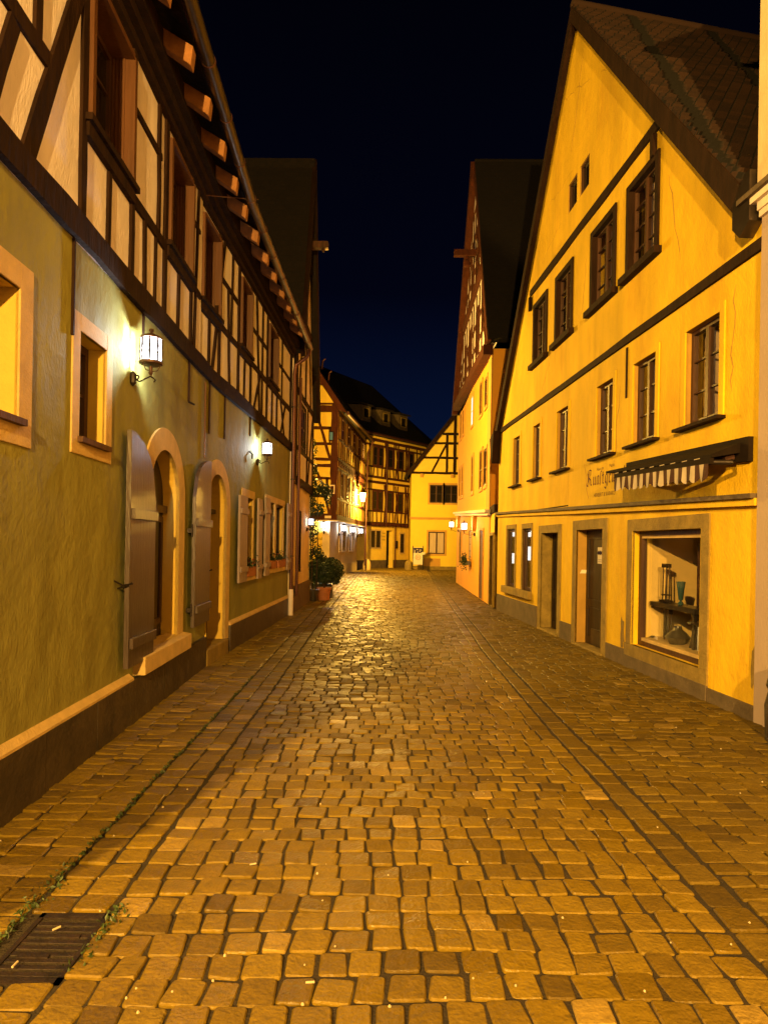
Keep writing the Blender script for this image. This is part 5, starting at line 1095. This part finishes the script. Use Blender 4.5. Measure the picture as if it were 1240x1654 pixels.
b = MB(); b.lathe((-1.05, 41.0, 0), [(.25, -.02), (.25, .35), (.2, .55), (.1, .68), (.01, .7)], 12); b.sm = True; tag(b.build('guard_stone', 'sand'), 'pale rounded guard stone left of the far dark doorway below the amber lamp', 'guard stone', 'guard stones')
b = MB(); b.lathe((1.62, 42.3, 0), [(.26, -.02), (.27, .3), (.22, .5), (.1, .62), (.01, .64)], 12); b.sm = True; tag(b.build('guard_stone', 'sand_dark'), 'rounded guard stone at the corner of the yellow back gable beside the placard', 'guard stone', 'guard stones')

# ------------------------------------------------------------------ yellow house at the back right
EH = thing('back_gable_house', (3.5, 43.5, 0), 'bright yellow house with half timbered gable facing down the street at the back right', 'house')
holed(E_, 0, 4.7, 0, 6.4, [(1.22, 2.10, 4.47, 5.68), (2.22, 3.1, 4.47, 5.68), (1.18, 2.28, 1.05, 2.53)], back=-.3).build('wall', 'goldfar', EH)
b = MB(); b.box(E_, -.001, 0.0, 0, 6.4, -8, -.3)
holed(E_, -.3, 4.7, 6.4, 12, [], o=.03, outline=[(-.2, 6.4), (4.7, 6.4), (4.7, 11.9), (3.9, 11.9)], back=-.3).build('gable_wall', 'infill_y', EH)
MB().box(E_, -.02, .0, 0, 6.4, -8, -.01).build('side_wall', 'goldfar', EH)
b = MB(); q = lambda x: x - 1.78
for z, x0_ in ((6.46, -.2), (7.48, .75), (8.45, 1.5), (9.08, 2.0)): b.wood(E_, (x0_, z), (4.7, z), .16, .01, .06)
b.wood(E_, (q(4.10), 6.4), (q(4.10), 9.1), .15, .01, .062); b.wood(E_, (q(4.62), 6.4), (q(4.62), 11), .2, .01, .062); b.wood(E_, (q(3.1), 6.5), (q(4.05), 8.4), .13, .01, .058); b.build('timber_frame', 'timber', EH)
ea, eb = Vector(E_.pt(-.45, 6.3, .3)), Vector(E_.pt(4.2, 12.4, .3)); b = MB(); slab(b, ea, eb, eb + Vector((0, 8, 0)), ea + Vector((0, 8, 0)), .2); b.build('roof', 'roofdark', EH)
b = MB(); b.prism(E_, [(-.45, 6.25), (4.2, 12.35), (4.2, 12.0), (-.1, 6.3)], .05, .32); b.build('bargeboard', 'timber', EH)
b = MB(); b.box(E_, .55, .75, 6.15, 6.4, 0, .12); b.box(E_, 2.6, 2.8, 6.15, 6.4, 0, .12); b.build('corbel', 'orange_trim', EH)
b = MB(); b.box(E_, -.12, 4.7, 3.42, 3.5, -.02, .12); b.box(E_, -.05, 4.7, 3.34, 3.42, -.02, .06); b.build('string_course', 'orange_trim', EH)
for (a, c, z0, z1) in ((1.22, 2.10, 4.47, 5.68), (2.22, 3.1, 4.47, 5.68), (1.18, 2.28, 1.05, 2.53)):
    window(EH, E_, a, c, z0, z1, .1, 'goldfar', 'casing_dark', 1, 1 if z0 > 3 else 0, pane='glass' if z0 > 3 else 'curtain', wd=.07)
    bq = MB(); ringframe(bq, E_, a - .12, c + .12, z0 - .12, z1 + .12, .12, -.02, .02); bq.build('stone_surround', 'orange_trim', EH)
MB().box(E_, 0, 4.7, -.02, .22, -.02, .03).build('plinth', 'sand_dark', EH); MB().box(E_, .9, 2.0, .2, .75, -.01, .012).build('patched_plaster', 'orange_trim', EH)
# A-board
t = thing('notice_board', (2.25, 42.7, 0), 'free standing placard with dark picture strip and round emblem before the yellow gable', 'sign board')
for x in (1.9, 2.58): b = MB(); b.tube([(x, 42.7, 0), (x, 42.7, 1.58)], .028, 8); b.build('post', 'iron', t)
bx = lambda x0, x1, z0, z1, y0, y1: MB().hexa([(x0, y0, z0), (x1, y0, z0), (x1, y1, z0), (x0, y1, z0), (x0, y0, z1), (x1, y0, z1), (x1, y1, z1), (x0, y1, z1)])
pn = bx(1.93, 2.55, .34, 1.46, 42.68, 42.72).build('panel', 'paper', t); bx(1.94, 2.54, 1.10, 1.44, 42.665, 42.679).build('picture_strip', 'dblue', pn)
b = MB()
for (x, z, w_, h) in ((2.02, 1.2, .04, .2), (2.18, 1.33, .06, .07), (2.22, 1.16, .04, .1), (2.38, 1.3, .09, .06), (2.36, 1.2, .05, .05)): b.v += [Vector((x - w_, 42.662, z - h / 2)), Vector((x + w_, 42.662, z - h / 2)), Vector((x + w_ * .6, 42.662, z + h / 2)), Vector((x - w_ * .5, 42.662, z + h / 2))]; k = len(b.v); b.f.append((k - 4, k - 3, k - 2, k - 1))
b.build('picture_figures', 'stripe_light', pn)
b = MB(); P = [Vector((2.24 + .16 * math.cos(a), 42.67, .82 + .16 * math.sin(a))) for a in [i * PI / 12 for i in range(25)]]; b.tube(P, .016, 6); b.build('round_emblem', 'terracotta', pn)
vs, fs = textmesh('20', .2); b = MB(); b.v = [Vector((2.12 + x, 42.668, .75 + y)) for x, y, _ in vs]; b.f = fs; b.build('number', 'terracotta', pn)
bx(2.46, 2.70, 1.0, 1.16, 42.62, 42.64).build('small_card', 'paper', t)

# ------------------------------------------------------------------ light: night, sodium lamps of the square behind the camera
wd = bpy.data.worlds.new('World'); sc.world = wd; wd.use_nodes = True; nt = wd.node_tree; nt.nodes.clear()
out = nd(nt, 'ShaderNodeOutputWorld'); bg = nd(nt, 'ShaderNodeBackground'); tc = nd(nt, 'ShaderNodeTexCoord'); sx = nd(nt, 'ShaderNodeSeparateXYZ'); cr = nd(nt, 'ShaderNodeValToRGB')
nt.links.new(tc.outputs['Generated'], sx.inputs[0]); nt.links.new(sx.outputs[2], cr.inputs[0]); nt.links.new(cr.outputs[0], bg.inputs[0]); nt.links.new(bg.outputs[0], out.inputs[0])
e = cr.color_ramp.elements; e[0].position = 0; e[0].color = (.0022, .0075, .030, 1); e[1].position = .75; e[1].color = (.0004, .0004, .0012, 1)
k = e.new(.15); k.color = (.0018, .0055, .024, 1); k = e.new(.36); k.color = (.0007, .0011, .0050, 1)
light('street_lamp_light', (.1, -8.0, 4.9), SOD, 12500, .08)
light('street_lamp_light', (-4.0, -4.2, 5.5), SOD, 9300, .10)
